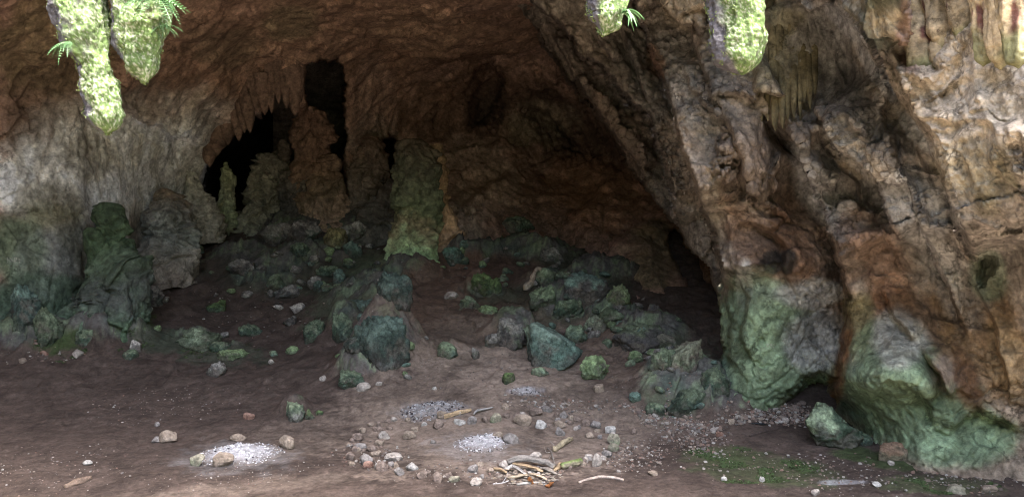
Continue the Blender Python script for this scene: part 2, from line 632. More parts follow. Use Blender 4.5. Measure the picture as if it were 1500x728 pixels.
def sky_block_cliff():
    """unseen overgrown rock flank, added left of the mouth to block the sky"""
    ln = np.array([(-9.6, 6.5), (-7.2, 4.6), (-5.4, 3.0), (-4.6, 0.5), (-4.8, -3.0), (-6.0, -7.0), (-9.0, -11.0), (-16, -14)])
    k = np.concatenate([[0], np.cumsum(np.hypot(*np.diff(ln, axis=0).T))])
    t = np.linspace(0, k[-1], 150)
    x, y = np.interp(t, k, ln[:, 0]), np.interp(t, k, ln[:, 1])
    for _ in range(12):
        x[1:-1] = .25 * x[:-2] + .5 * x[1:-1] + .25 * x[2:]
        y[1:-1] = .25 * y[:-2] + .5 * y[1:-1] + .25 * y[2:]
    z = np.linspace(-0.6, 11, 80)
    Z, X = np.meshgrid(z, x)
    Y = np.meshgrid(z, y)[1]
    P = np.stack([X, Y, Z], -1)
    P[..., 0] += 0.5 * fbm(P * .5, 4) + facets(P * .8, .4) - 0.08 * Z
    P[..., 1] += 0.3 * fbm(P * .5 + 9, 4)
    n = fbm(P * 1.5, 4)
    g = sstep(n, -.1, .2)[..., None]
    col = np.array([.10, .095, .085]) * (1 - g) + np.array([.04, .06, .022]) * g
    me = mesh_np('sky_block_cliff', P.reshape(-1, 3), grid_faces(150, 80), col.reshape(-1, 3), True, M_WALL)
    return tag(link('sky_block_cliff', me), kind='structure')


sky_block_cliff()

# ------------------------------------------------------------------ cave shell
NOI = {}


def sheet(name, us, vs, ctrl, edges, polys, noise_fn, color_fn, parent=None, c=1.0, keep=0.4, crev=1.0):
    U, V = np.meshgrid(us, vs)
    r = RBF([(u / 100.0, v / 100.0) for u, v, d in ctrl], [d for u, v, d in ctrl], c=c, reg=2e-3)
    D = r(np.stack([U / 100.0, V / 100.0], -1))
    Q = np.stack([U / 26.0, V / 26.0, 0 * U + 3.3], -1)
    wu, wv = 8 * fbm(Q, 3) + 3 * fbm(Q * 4.3, 2), 8 * fbm(Q + 50, 3) + 3 * fbm(Q * 4.3 + 9, 2)
    Uw, Vw = U + wu, V + wv
    for (pts, delta, L, sw, side, *cv) in edges:
        cf = cv[0] if cv else 0.45
        s, par, tot = seg_dist(Uw, Vw, pts)
        s = s * side
        fade = sstep(par, -1, min(50, tot * 0.25)) * sstep(tot - par, -1, min(50, tot * 0.25)) if L < 900 else 1.0
        D = D - delta * sstep(s, -sw, sw) * np.exp(-np.maximum(s, 0) / L) * fade
        if delta > 0:
            D = D + crev * cf * delta * (1 - sstep(s, -sw, sw)) * np.exp(np.minimum(s, 0) / (0.28 * L)) * fade
    for (pts, delta, sw, warp) in polys:
        s, par, tot = seg_dist(U + wu * warp, V + wv * warp, pts, True)
        D = D + delta * sstep(s, -1.0, sw)
    P = at(U, V, D)
    nrm = grid_normals(P)
    flip = (nrm * ray(U, V)).sum(-1) > 0
    nrm[flip] *= -1
    rr = ray(U, V)
    nrm = keep * nrm - (1 - keep) * rr / np.linalg.norm(rr, axis=-1, keepdims=True)
    P = P + nrm * noise_fn(P, U, V, D)[..., None]
    col = color_fn(P, U, V, D)
    nr, nc = U.shape
    me = mesh_np(name, P.reshape(-1, 3), grid_faces(nr, nc), col.reshape(-1, 3), True, M_WALL)
    return link(name, me, parent)


def coarse(a, b, n):
    return np.linspace(a, b, n)


# --- back of the cave: ceiling, left wall and the far chamber
CTRL_BACK = [
    (0, 0, 9.6), (150, 0, 10.8), (300, 0, 12.0), (500, 0, 13.4), (750, 0, 14.3), (900, 0, 14.0), (1100, 0, 13.0), (-300, 0, 8.4),
    (0, -200, 7.6), (300, -200, 8.9), (600, -200, 9.8), (900, -200, 9.9), (1100, -200, 9.3),
    (-700, -420, 4.9), (0, -420, 5.9), (500, -420, 6.1), (1100, -420, 6.1), (-1800, -420, 3.9), (-1800, -900, 3.4), (-700, -900, 4.0), (0, -900, 4.15), (600, -900, 4.2), (1100, -900, 4.2),
    (-700, 0, 6.6), (-1800, 0, 4.0), (-1800, 500, 4.0), (-700, 300, 7.2), (-300, 300, 9.4), (-300, 520, 9.8),
    (0, 120, 10.8), (0, 200, 11.0), (0, 300, 11.2), (0, 450, 11.0), (0, 520, 10.9), (100, 300, 12.0), (80, 420, 11.6), (150, 100, 12.2), (150, 250, 12.9), (150, 400, 12.7),
    (230, 330, 15.0), (250, 270, 15.2), (250, 180, 14.4), (310, 250, 16.3), (300, 310, 16.8), (300, 100, 13.8),
    (440, 145, 16.0), (400, 110, 15.2), (350, 170, 15.6), (350, 330, 17.6), (430, 320, 17.2), (460, 200, 17.4), (420, 60, 14.4),
    (550, 80, 16.4), (550, 150, 17.8), (540, 280, 17.6), (620, 130, 18.5), (600, 280, 17.6), (650, 60, 16.0), (720, 70, 17.4),
    (750, 130, 19.0), (700, 190, 19.6), (700, 240, 18.6), (700, 290, 17.3), (680, 350, 15.7), (640, 370, 14.9),
    (800, 60, 17.4), (850, 150, 18.5), (830, 230, 19.4), (850, 300, 17.2), (800, 365, 16.0), (900, 330, 16.0), (950, 300, 16.8), (960, 400, 13.4),
    (920, 420, 13.2), (1000, 430, 12.8), (1050, 520, 11.6), (1100, 300, 15.5), (1100, 520, 11.5), (500, 420, 18), (300, 420, 17.5), (150, 520, 12.6), (700, 460, 15.5)]
HOLE_SLOT = [(443, 96), (456, 90), (470, 88), (482, 90), (494, 86), (505, 94), (506, 122), (502, 150), (507, 178), (510, 205), (505, 232), (507, 262), (502, 284),
             (494, 274), (487, 250), (483, 225), (478, 200), (470, 178), (458, 158), (448, 154), (446, 140), (441, 122)]
HOLE_CHAMBER = [(296, 296), (292, 270), (302, 240), (313, 222), (322, 212), (330, 206), (334, 192), (338, 204), (344, 184), (348, 196), (354, 178), (360, 170), (364, 156), (369, 178),
                (374, 166), (380, 172), (384, 150), (389, 160), (394, 136), (398, 148), (404, 126), (409, 142), (413, 136), (417, 147), (423, 140), (428, 152), (434, 150), (440, 158),
                (446, 156), (452, 160), (460, 180), (462, 230), (440, 300), (400, 320), (350, 330), (310, 318)]
HOLE_SIDE = [(556, 202), (570, 194), (584, 200), (590, 230), (586, 268), (582, 300), (560, 318), (548, 290), (552, 250), (548, 226)]
HOLE_ALCOVE = [(682, 150), (684, 118), (694, 96), (708, 82), (722, 80), (734, 92), (744, 112), (742, 150), (730, 190), (700, 205), (684, 190)]
HOLE_RECESS = [(985, 330), (1002, 345), (1030, 395), (1060, 450), (1070, 530), (1052, 500), (1030, 470), (1010, 430), (990, 390), (972, 350)]
HOLE_OVER = [(770, 120), (830, 110), (900, 200), (950, 265), (900, 262), (830, 240), (770, 200), (750, 160)]


def noise_back(P, U, V, D):
    drip = sstep(-V, -300, -190)
    wv = 0.3 * fbm(P * 1.1, 2)[..., None]
    Q = P + wv
    n = 0.20 * fbm(P * 0.5, 3) + 0.07 * ridged(Q * np.array([1.3, 1.3, 0.8]) + 4, 3) + 0.05 * fbm(P * 3.2, 5, .6) + 0.02 * ridged(Q * 8, 4, .6)
    # the ceiling: small hanging flakes, leaning with the vault
    t = np.stack([Q[..., 0] - 0.5 * Q[..., 2], Q[..., 1], Q[..., 2] * 0.55], -1)
    n = n + drip * (facets(t * 1.1 + 3, 0.30, .5) + 0.012 * ridged(t * 2.6, 4, 0.55) + facets(t * 3.2, 0.13) + facets(P * 8, 0.015))
    n = n + (1 - drip) * (0.05 * ridged(Q * np.array([2.2, 2.2, 0.6]) + 9, 3) + facets(Q * np.array([1.6, 1.6, 0.9]), 0.16) + facets(Q * np.array([4, 4, 2.2]), 0.05))
    slope = sstep(U, 615, 655) * sstep(-U, -985, -930) * sstep(V, 165, 225)
    return n + slope * (facets(Q * 1.5, 0.22) + facets(Q * 4.5, 0.07))


def color_back(P, U, V, D):
    n1, n2, n3 = fbm(P * 0.7, 4), fbm(P * 2.0 + 7, 4), fbm(P * np.array([3, 3, 0.8]) + 3, 3)
    N = [1.0 * n1 + 1.0 * n2, 1.2 * n2 + 0.8 * n3, 1.4 * n1 - 0.7 * n3]
    col = np.array([0.208, 0.136, 0.106]) * (1 + 0.45 * n1 + 0.35 * n2)[..., None]
    blobs = [
        (450, 60, 420, 110, 0, [0.20, 0.125, 0.085], 0.6), (80, 60, 140, 80, -30, OLIVE * 0.9, 0.5), (330, 60, 60, 40, 0, [.12, .09, .06], .6), (620, 40, 80, 40, 0, [.24, .16, .11], .6), (180, 160, 80, 40, -30, [.09, .07, .055], .6), (420, 30, 50, 30, 0, [.15, .13, .08], .5), (60, 150, 120, 60, -40, BROWN * 0.6, 0.6),
        (210, 240, 150, 70, 0, PALE * 0.85, 0.5), (270, 270, 70, 90, 0, PALE, 0.6), (180, 300, 80, 60, 0, GREY, 0.8), (30, 270, 60, 60, -50, PALE * 0.8, 0.8),
        (90, 280, 90, 60, 0, OLIVE, 0.6), (50, 350, 90, 70, 0, GREEN * 0.8, 0.7), (110, 330, 60, 60, 30, GREY * 0.7, 0.6), (60, 400, 45, 60, -20, [0.26, 0.26, 0.27], 0.6),
        (45, 460, 70, 60, 20, GREEN * 0.8, 0.8), (20, 470, 40, 60, -30, TEAL, 0.7), (100, 450, 40, 40, 0, DGREEN, 0.7), (230, 350, 50, 40, 0, GREY * 0.8, 0.7),
        (270, 200, 90, 35, -20, GREY * 0.7, 0.6), (340, 250, 40, 60, 0, DGREY, 0.6),
        (550, 140, 60, 90, 0, REDBR * 0.8, 0.5), (545, 220, 40, 60, 0, GREY * 0.5, 0.6), (530, 270, 40, 40, 0, GREY * 0.6, 0.6),
        (700, 150, 120, 80, 0, REDBR * 0.55, 0.7), (830, 200, 130, 70, 30, BROWN * 0.45, 0.8), (690, 260, 80, 60, 0, [0.20, 0.13, 0.10], 0.7), (880, 290, 80, 50, 30, REDBR * 1.1, 0.7),
        (780, 190, 60, 30, 0, [0.15, 0.12, 0.08], 0.6), (640, 350, 30, 40, 0, GREY, 0.5), (960, 380, 60, 60, 0, OLIVE * 0.8, 0.6), (1030, 420, 50, 80, 0, REDBR * 0.5, 0.6)]
    col = paint(col, U, V, blobs, N)
    col = paint(col, U, V, [
        (215, 220, 210, 95, 0, [.40, .38, .35], 0.5), (195, 245, 210, 70, 0, [.62, .62, .61], 0.9), (245, 270, 100, 60, 0, [.60, .60, .59], 0.85), (260, 290, 60, 60, 0, [.55, .55, .54], 0.8), (150, 215, 90, 40, 0, [.42, .41, .38], .8), (40, 265, 60, 40, -50, [.50, .49, .46], .85),
        (690, 265, 70, 70, 0, [.30, .225, .185], .85), (665, 320, 40, 50, 0, [.30, .24, .20], .8), (880, 285, 80, 55, 30, [.26, .155, .105], .8), (800, 175, 60, 30, 0, [.22, .18, .13], .6),
        (545, 160, 40, 90, 0, [.22, .15, .12], .6), (60, 385, 42, 55, -20, [.27, .27, .28], .6), (75, 300, 60, 40, 0, OLIVE * .7, .6), (110, 385, 70, 60, 0, [.075, .080, .065], .75), (20, 360, 50, 60, 0, GREEN * .6, .8), (60, 440, 90, 40, 0, DGREEN, .8), (290, 225, 30, 60, 20, [.16, .14, .12], .5), (130, 235, 40, 40, 0, [.13, .12, .09], .6), (200, 330, 60, 40, 0, [.20, .19, .16], .6)], [0.6 * q for q in N])
    white = sstep(n2 + 0.4 * n3, 0.25, 0.5) * np.exp(-((U - 230) / 150) ** 2 - ((V - 260) / 70) ** 2)
    st = sstep(ridged(P * np.array([1.8, 1.8, 0.5]) + 3, 3) + 0.4 * n2, 0.35, 0.75)[..., None] * 0.45
    col = col * (1 - 0.5 * white[..., None]) + PALE * 0.5 * white[..., None]
    col = col * (1 - st) + col * np.array([.45, .43, .41]) * st
    k = 1.85 - 0.40 * sstep(U + 60 * n1, 520, 700) * sstep(V + 60 * n2, 70, 170)  # centre back darkened in colour to stand in for deep shade
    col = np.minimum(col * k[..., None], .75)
    inner = sstep(D + 0 * U, 19.6, 21.5)[..., None] * 0.95      # deep openings painted near-black in place of shade
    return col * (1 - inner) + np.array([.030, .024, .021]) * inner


us = np.concatenate([coarse(-1800, -140, 40), coarse(-130, -12, 24), np.arange(-10, 1064, 2.0), coarse(1070, 1110, 6)])
vs = np.concatenate([coarse(-900, -430, 16), coarse(-420, -30, 40), np.arange(-20, 470, 2.0), coarse(474, 640, 20)])
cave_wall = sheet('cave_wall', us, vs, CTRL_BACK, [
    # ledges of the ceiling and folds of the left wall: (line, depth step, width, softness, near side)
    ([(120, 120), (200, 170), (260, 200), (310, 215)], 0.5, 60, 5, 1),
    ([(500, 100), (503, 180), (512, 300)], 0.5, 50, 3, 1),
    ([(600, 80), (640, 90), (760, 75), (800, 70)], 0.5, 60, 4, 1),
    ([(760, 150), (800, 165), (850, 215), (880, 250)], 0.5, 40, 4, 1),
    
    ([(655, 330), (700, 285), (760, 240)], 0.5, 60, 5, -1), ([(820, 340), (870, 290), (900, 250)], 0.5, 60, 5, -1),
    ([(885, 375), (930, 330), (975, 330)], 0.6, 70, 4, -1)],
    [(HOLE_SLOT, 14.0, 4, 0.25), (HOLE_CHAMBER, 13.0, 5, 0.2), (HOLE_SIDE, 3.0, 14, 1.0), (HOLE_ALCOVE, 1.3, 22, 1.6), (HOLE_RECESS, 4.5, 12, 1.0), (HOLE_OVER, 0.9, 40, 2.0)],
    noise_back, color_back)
tag(cave_wall, kind='structure')

# --- right-hand wall of leaning ribs
E_SIL = [(420, -920), (560, -430), (690, -110), (744, -5), (777, 41), (798, 74), (822, 111), (847, 144), (870, 170), (897, 202), (921, 243), (940, 264), (960, 296), (984, 322), (1013, 365), (1041, 402),
         (1050, 456), (1056, 520), (1046, 560), (1040, 720)]
CTRL_RIGHT = [
    (744, 0, 13.9), (847, 144, 13.9), (940, 264, 12.9), (984, 322, 12.0), (1050, 456, 9.7), (1056, 520, 9.2), (1045, 590, 8.9), (870, 60, 12.9), (900, 0, 12.2), (950, 200, 12.2), (1000, 300, 11.0),
    (1000, 0, 10.8), (1000, 150, 10.8), (1050, 300, 9.9), (1100, 400, 9.0), (1100, 520, 8.6), (1150, 480, 8.5), (1160, 560, 8.5), (1200, 520, 8.6), (1100, 590, 8.5), (1190, 600, 8.9),
    (1150, 300, 9.3), (1160, 230, 9.2), (1130, 100, 9.0), (1220, 0, 8.0), (1230, 150, 8.2), (1230, 300, 8.6), (1240, 420, 8.3),
    (1290, 500, 7.6), (1300, 600, 7.3), (1260, 560, 7.6), (1320, 660, 7.2), (1300, 400, 7.9), (1300, 250, 7.6), (1350, 100, 6.9), (1300, 0, 7.0),
    (1400, 600, 7.0), (1400, 660, 6.95), (1400, 450, 7.2), (1400, 300, 6.8), (1450, 0, 5.7), (1480, 200, 5.7), (1500, 350, 6.0), (1500, 500, 6.5), (1500, 680, 6.7),
    (1800, 0, 4.4), (1800, 400, 4.8), (1800, 680, 5.4), (2600, 0, 2.9), (2600, 680, 3.3),
    (690, -110, 11.6), (560, -430, 5.9), (420, -900, 4.15), (1100, -900, 4.15), (1800, -900, 3.6), (2600, -900, 2.7), (900, -200, 8.6), (1100, -420, 5.9), (1500, -420, 4.5), (1200, -200, 6.9), (1500, -200, 5.0), (2600, -420, 2.9), (1040, 720, 8.6), (1300, 720, 7.1), (1500, 720, 6.6)]
B_EDGE = [(770, -30), (777, 0), (818, 33), (843, 62), (851, 82), (876, 91), (905, 124), (930, 157), (950, 165), (960, 200), (971, 227), (978, 262), (990, 300), (996, 330)]
C_EDGE = [(918, -40), (938, 20), (954, 74), (963, 95), (983, 144), (1000, 222), (1012, 255), (1024, 288), (1045, 340), (1058, 390), (1062, 430)]
A_IN = [(800, 30), (840, 110), (890, 180), (925, 225), (950, 270)]
F_EDGE = [(1190, -20), (1206, 11), (1226, 22), (1249, 45), (1262, 70), (1272, 91), (1290, 120), (1308, 142), (1335, 182), (1352, 210), (1370, 228), (1384, 290), (1402, 335), (1425, 380)]
F_IN = [(1205, -20), (1226, 5), (1256, 34), (1276, 66), (1292, 92), (1315, 140), (1340, 172), (1356, 196), (1374, 226), (1392, 292), (1410, 340), (1432, 390)]
H_EDGE = [(1140, 165), (1154, 190), (1168, 214), (1181, 245), (1197, 282), (1213, 317), (1222, 360), (1232, 400)]
I_EDGE = [(1190, 150), (1202, 172), (1216, 196), (1236, 220), (1258, 242), (1278, 252), (1290, 272), (1298, 300), (1306, 330), (1314, 360)]
D_POLY = [(1096, 40), (1108, 10), (1190, 0), (1200, 60), (1200, 110), (1192, 140), (1184, 162), (1178, 148), (1172, 176), (1164, 168), (1160, 186), (1152, 180), (1146, 192), (1140, 184), (1136, 196), (1128, 178),
          (1120, 184), (1114, 176), (1108, 184), (1102, 172), (1106, 140)]
G_POLY = [(950, -40), (968, 2), (984, 18), (997, 32), (1007, 38), (1015, 30), (1027, 50), (1032, 34), (1030, 16), (1045, 6), (1060, -40)]
G2_POLY = [(1160, -40), (1172, 8), (1186, 22), (1196, 14), (1214, 5), (1240, 20), (1262, 40), (1275, 58), (1290, 55), (1300, 52), (1318, 60), (1325, 70), (1334, 50), (1330, -40)]
EDGES_RIGHT = [
    (E_SIL, -9.0, 1e6, 5, -1), (B_EDGE, 1.3, 150, 3, 1, 1.0), (C_EDGE, 1.3, 130, 3, 1, 0.8), (A_IN, 0.6, 60, 4, 1, 0.8),
    ([(905, 30), (935, 110), (960, 160)], 0.35, 40, 4, 1), ([(870, 40), (900, 95)], 0.3, 30, 4, 1),
    ([(1000, 20), (1040, 120), (1090, 230), (1105, 330)], 0.35, 90, 4, 1, 0.2),
    (F_IN, 1.0, 260, 8, 1, 0.0), (H_EDGE, 0.8, 140, 2, 1, 0.35), (I_EDGE, 0.7, 110, 2, 1, 0.2),
    ([(1214, 318), (1219, 350), (1240, 412), (1244, 440), (1234, 492), (1228, 545), (1226, 600)], 0.75, 110, 5, 1),
    ([(1350, 505), (1362, 530), (1382, 556), (1390, 590)], 0.25, 40, 3, 1), ([(1330, 250), (1350, 330), (1390, 420), (1420, 500)], 0.3, 40, 4, 1),
    ([(1415, 385), (1435, 430), (1453, 467), (1470, 530), (1481, 603)], 0.3, 60, 4, 1, 0.1), ([(1290, 420), (1310, 470), (1345, 500)], 0.25, 40, 4, 1),
    ([(1075, 400), (1095, 440), (1085, 500), (1110, 540)], 0.25, 30, 4, 1), ([(1060, 420), (1072, 470), (1065, 520), (1090, 560)], 0.2, 25, 4, 1),
    ([(1380, 640), (1430, 600), (1470, 615), (1500, 640)], 0.2, 60, 5, 1),
    ([(1265, 600), (1300, 560), (1340, 565), (1365, 600), (1370, 640)], 0.15, 40, 5, 1),
        ([(1300, 60), (1310, 100), (1330, 150)], 0.3, 30, 4, 1)]
POLYS_RIGHT = [
    (D_POLY, -0.15, 14, 0.15), (G_POLY, -1.3, 4, 0.2), (G2_POLY, -0.9, 4, 0.3),
    ([(1150, 575), (1170, 552), (1200, 546), (1228, 545), (1232, 580), (1226, 640), (1160, 640)], 0.7, 22, 2.2),
    ([(1110, 160), (1150, 190), (1175, 240), (1150, 230), (1120, 205)], 0.7, 12, 1.0)]


def noise_right(P, U, V, D):
    # folds run down the lean of the wall
    a = math.radians(29)
    wv = 0.22 * fbm(P * 1.3, 3)[..., None]
    Q = P + wv
    t = np.stack([Q[..., 0] * math.cos(a) + Q[..., 2] * math.sin(a), Q[..., 1], (-Q[..., 0] * math.sin(a) + Q[..., 2] * math.cos(a)) * 0.2], -1)
    up = sstep(-V, -470, -340)
    lo = 1 - up
    n = 0.10 * fbm(P * 0.9, 3) + 0.022 * fbm(P * 5, 4) + 0.016 * fbm(P * 15, 3)
    tw = np.stack([t[..., 0] * 1.35, t[..., 1] * 1.35, t[..., 2] * 1.2], -1)
    e, cid, fac = worley(tw + np.array([.3, .3, 1.0]) * fbm(P * 1.1 + 4, 3)[..., None])
    slab = (0.42 * fac + 0.20 * (cid - 0.5)) * sstep(e, -0.02, 0.07)
    e, cid, fac = worley(tw * 2.6 + 0.5 * fbm(P * 2 + 9, 3)[..., None])
    slab = slab + (0.06 * fac + 0.03 * (cid - 0.5)) * sstep(e, -0.02, 0.08)
    n = n + up * (slab + 0.05 * ridged(t * 2.3, 3) + 0.035 * ridged(t * 6 + 3, 4, 0.6) + 0.022 * ridged(t * np.array([17, 17, 6.0]) + 8, 4, .62))
    n = n + lo * (facets(Q * 1.3, 0.16, 0.5) + facets(Q * 3.6, 0.07) + facets(Q * 9, 0.02) + 0.06 * ridged(t * 2.4, 4, .6))
    # crack network
    for sc_, am, wd, st_ in ((1.5, .055, .05, 0), (3.4, .03, .06, 0)):
        e = worley((up[..., None] * np.stack([t[..., 0], t[..., 1], t[..., 2] * 1.4], -1) + lo[..., None] * Q) * sc_ + 0.45 * fbm(P * 2.5 + sc_, 3)[..., None])[0]
        n = n - am * (0.2 + 0.8 * lo) * (1 - sstep(e, 0.0, wd)) * sstep(fbm(P * 0.8 + sc_ * 7, 2), -.25, .1)
    dr = sstep(seg_dist(U, V, D_POLY, True)[0], -2, 6)
    n = n + dr * 0.045 * ridged(np.stack([Q[..., 0] * 8, Q[..., 1] * 8, Q[..., 2] * 0.7], -1), 2)
    near = sstep(U + (V - 200) * 0.2, 1370, 1430) * sstep(-V, -520, -420)
    return n + near * (0.025 * ridged(P * 8, 4) + facets(Q * 6, 0.025))


def color_right(P, U, V, D):
    n1, n2, n3 = fbm(P * 0.9, 4), fbm(P * 2.4 + 7, 4), fbm(P * 6 + 3, 3)
    N = [1.0 * n1 + 0.9 * n2, 1.1 * n2 + 0.7 * n3, 1.4 * n1 - 0.6 * n3]
    col = np.array([0.225, 0.185, 0.150]) * (1 + 0.4 * n1 + 0.35 * n2)[..., None]
    blobs = [
        (830, 90, 80, 60, 50, BROWN, 0.6), (900, 200, 90, 50, 50, REDBR * 0.9, 0.6), (1000, 130, 70, 110, -25, GREY * 0.62, 0.6), (1020, 250, 40, 90, -25, TAN * 0.9, 0.6),
        (960, 90, 14, 30, -20, ORANGE, 0.7), (1120, 320, 130, 55, 62, ORANGE * 0.75, 0.65), (1175, 345, 100, 45, 66, ORANGE * 0.8, 0.55), (1130, 240, 70, 60, 0, BROWN, 0.6),
        (1150, 90, 60, 90, 0, OLIVE * 1.1, 0.8), (1150, 150, 40, 40, 0, TAN, 0.5), (1230, 100, 60, 110, -30, GREY * 0.7, 0.8), (1290, 180, 50, 100, -35, DGREY, 0.7), (1200, 270, 40, 80, -25, GREY * 0.9, 0.8),
        (1250, 230, 60, 22, 40, TAN * 1.1, 0.8), (1330, 300, 60, 80, -30, GREY * 0.85, 0.7), (1240, 40, 60, 30, 30, GREY * 0.9, 0.8),
        (1300, 30, 40, 50, 0, DGREEN * 1.6, 0.7), (1270, 20, 50, 30, 0, OLIVE, 0.6),
        (1295, 390, 90, 45, 66, ORANGE * 0.85, 0.7), (1240, 400, 30, 80, 0, REDBR, 0.6), (1350, 470, 60, 50, 20, [0.10, 0.06, 0.035], 0.8), (1140, 385, 25, 20, 0, BLACK, 0.9), (1215, 405, 20, 25, 0, BLACK, 0.7),  # the strongest black spot puts the dark of a hole into the colour
        (1440, 480, 60, 130, -25, [0.20, 0.13, 0.07], 0.7), (1400, 420, 40, 80, -25, GREY * 0.8, 0.6), (1480, 530, 30, 80, -20, TAN, 0.5),
        (1400, 130, 130, 110, 20, TAN, 0.85), (1460, 160, 60, 40, 0, [0.5, 0.42, 0.32], 0.8), (1480, 100, 60, 60, 0, PALE, 0.6), (1440, 260, 60, 60, 0, OLIVE * 1.2, 0.7),
        (1400, 40, 120, 40, 0, [0.5, 0.38, 0.22], 0.7), (1335, 60, 20, 60, 0, [0.14, 0.06, 0.04], 0.8), (1450, 400, 30, 40, 0, GREEN, 0.7), (1400, 300, 40, 40, 0, GREY, 0.6),
        (1110, 470, 80, 80, 0, GREEN, 0.9), (1150, 540, 90, 60, 0, GREEN * 1.15, 0.9), (1190, 500, 55, 55, 0, [0.24, 0.23, 0.22], 0.9), (1180, 430, 50, 25, 0, [0.30, 0.28, 0.26], 0.8), (1080, 540, 60, 60, 0, GREEN * 0.9, 0.8),
        (1100, 580, 70, 25, 0, GREEN, 0.9), (1255, 470, 26, 60, 0, OLIVE * 0.9, 0.7), (1300, 540, 70, 70, 0, GREEN * 1.1, 0.9), (1320, 500, 40, 50, 0, [0.27, 0.26, 0.23], 0.7), (1340, 610, 110, 60, 0, GREEN, 0.9), (1430, 640, 80, 50, 0, GREEN * 1.1, 0.9),
        (1260, 570, 40, 40, 0, TEAL * 0.9, 0.7), (1360, 620, 50, 40, 0, DGREEN * 1.3, 0.7), (1050, 560, 30, 50, 0, TEAL, 0.7), (1180, 590, 40, 30, 0, [0.08, 0.05, 0.03], 0.7),
        (1235, 520, 10, 60, 10, ORANGE * 0.6, 0.8), (1225, 560, 14, 30, 0, ORANGE * 0.5, 0.7), (1090, 420, 12, 40, 0, PALE * 0.8, 0.7), (1075, 470, 10, 30, 0, BLACK, 0.6), (1420, 570, 20, 60, -15, ORANGE * 0.5, 0.6)]
    col = paint(col, U, V, blobs, N)
    MINT = np.array([.200, .255, .175])
    col = paint(col, U, V, [
        (1120, 470, 70, 70, 0, MINT, .75), (1140, 545, 80, 45, 0, MINT * 1.1, .8), (1300, 560, 70, 60, 0, MINT, .75), (1390, 640, 110, 45, 0, MINT * 1.05, .75), (1090, 580, 60, 25, 0, MINT, .7),
        (1190, 505, 45, 45, 0, [.30, .295, .28], .85), (1185, 430, 50, 25, 0, [.36, .34, .32], .8), (1315, 500, 40, 45, 0, [.34, .33, .30], .7),
        (1235, 30, 40, 14, 45, [.33, .33, .34], .9), (1285, 110, 60, 12, 58, [.36, .36, .37], .9), (1340, 195, 50, 12, 52, [.40, .39, .38], .9), (1245, 225, 62, 16, 42, [.52, .46, .39], .9), (1185, 265, 70, 16, 62, [.40, .38, .37], .8),
        (1000, 10, 40, 34, 20, TAN * .85, .8), (1340, 300, 70, 40, 60, [.33, .32, .31], .8), (1370, 370, 60, 25, 60, [.36, .33, .30], .7), (1090, 250, 40, 80, -20, [.27, .21, .165], .6), (1010, 240, 30, 80, -25, [.29, .22, .17], .6),
        (1440, 150, 100, 60, 20, [.52, .42, .29], .6), (1420, 240, 60, 50, 0, [.33, .27, .16], .6)], [0.6 * q for q in N])
    # dark drip stains running down the lean of the wall
    a = math.radians(24)
    t = np.stack([P[..., 0] * math.cos(a) + P[..., 2] * math.sin(a), P[..., 1], (-P[..., 0] * math.sin(a) + P[..., 2] * math.cos(a)) * 0.22], -1)
    st = (sstep(ridged(t * 3.0 + 5, 3) + 0.4 * n2, 0.4, 0.8) * 0.6)[..., None]
    col = col * (1 - st) + col * np.array([.48, .46, .45]) * st
    lum = col @ np.array([.3, .5, .2])
    dw = (0.30 * (1 - sstep(V + 40 * n1, 380, 450)) - 0.22 * sstep(V + 40 * n1, 400, 470))[..., None]
    col = np.maximum((1 - dw) * col + dw * lum[..., None] * np.array([1.04, 1.0, .95]), .01)
    k = 1.5 - 0.2 * sstep(V, 400, 470)
    col = col * k[..., None]
    return col / np.maximum(1, col.max(-1, keepdims=True) / .46)


us = np.concatenate([coarse(400, 736, 36), np.arange(738, 1512, 1.9), coarse(1515, 1640, 26), coarse(1660, 2600, 24)])
vs = np.concatenate([coarse(-900, -430, 16), coarse(-420, -30, 40), np.arange(-22, 716, 1.9), coarse(720, 760, 6)])
right_wall = sheet('cave_wall', us, vs, CTRL_RIGHT, EDGES_RIGHT, POLYS_RIGHT, noise_right, color_right, keep=0.12, crev=1.25)
tag(right_wall, kind='structure')
#PART2

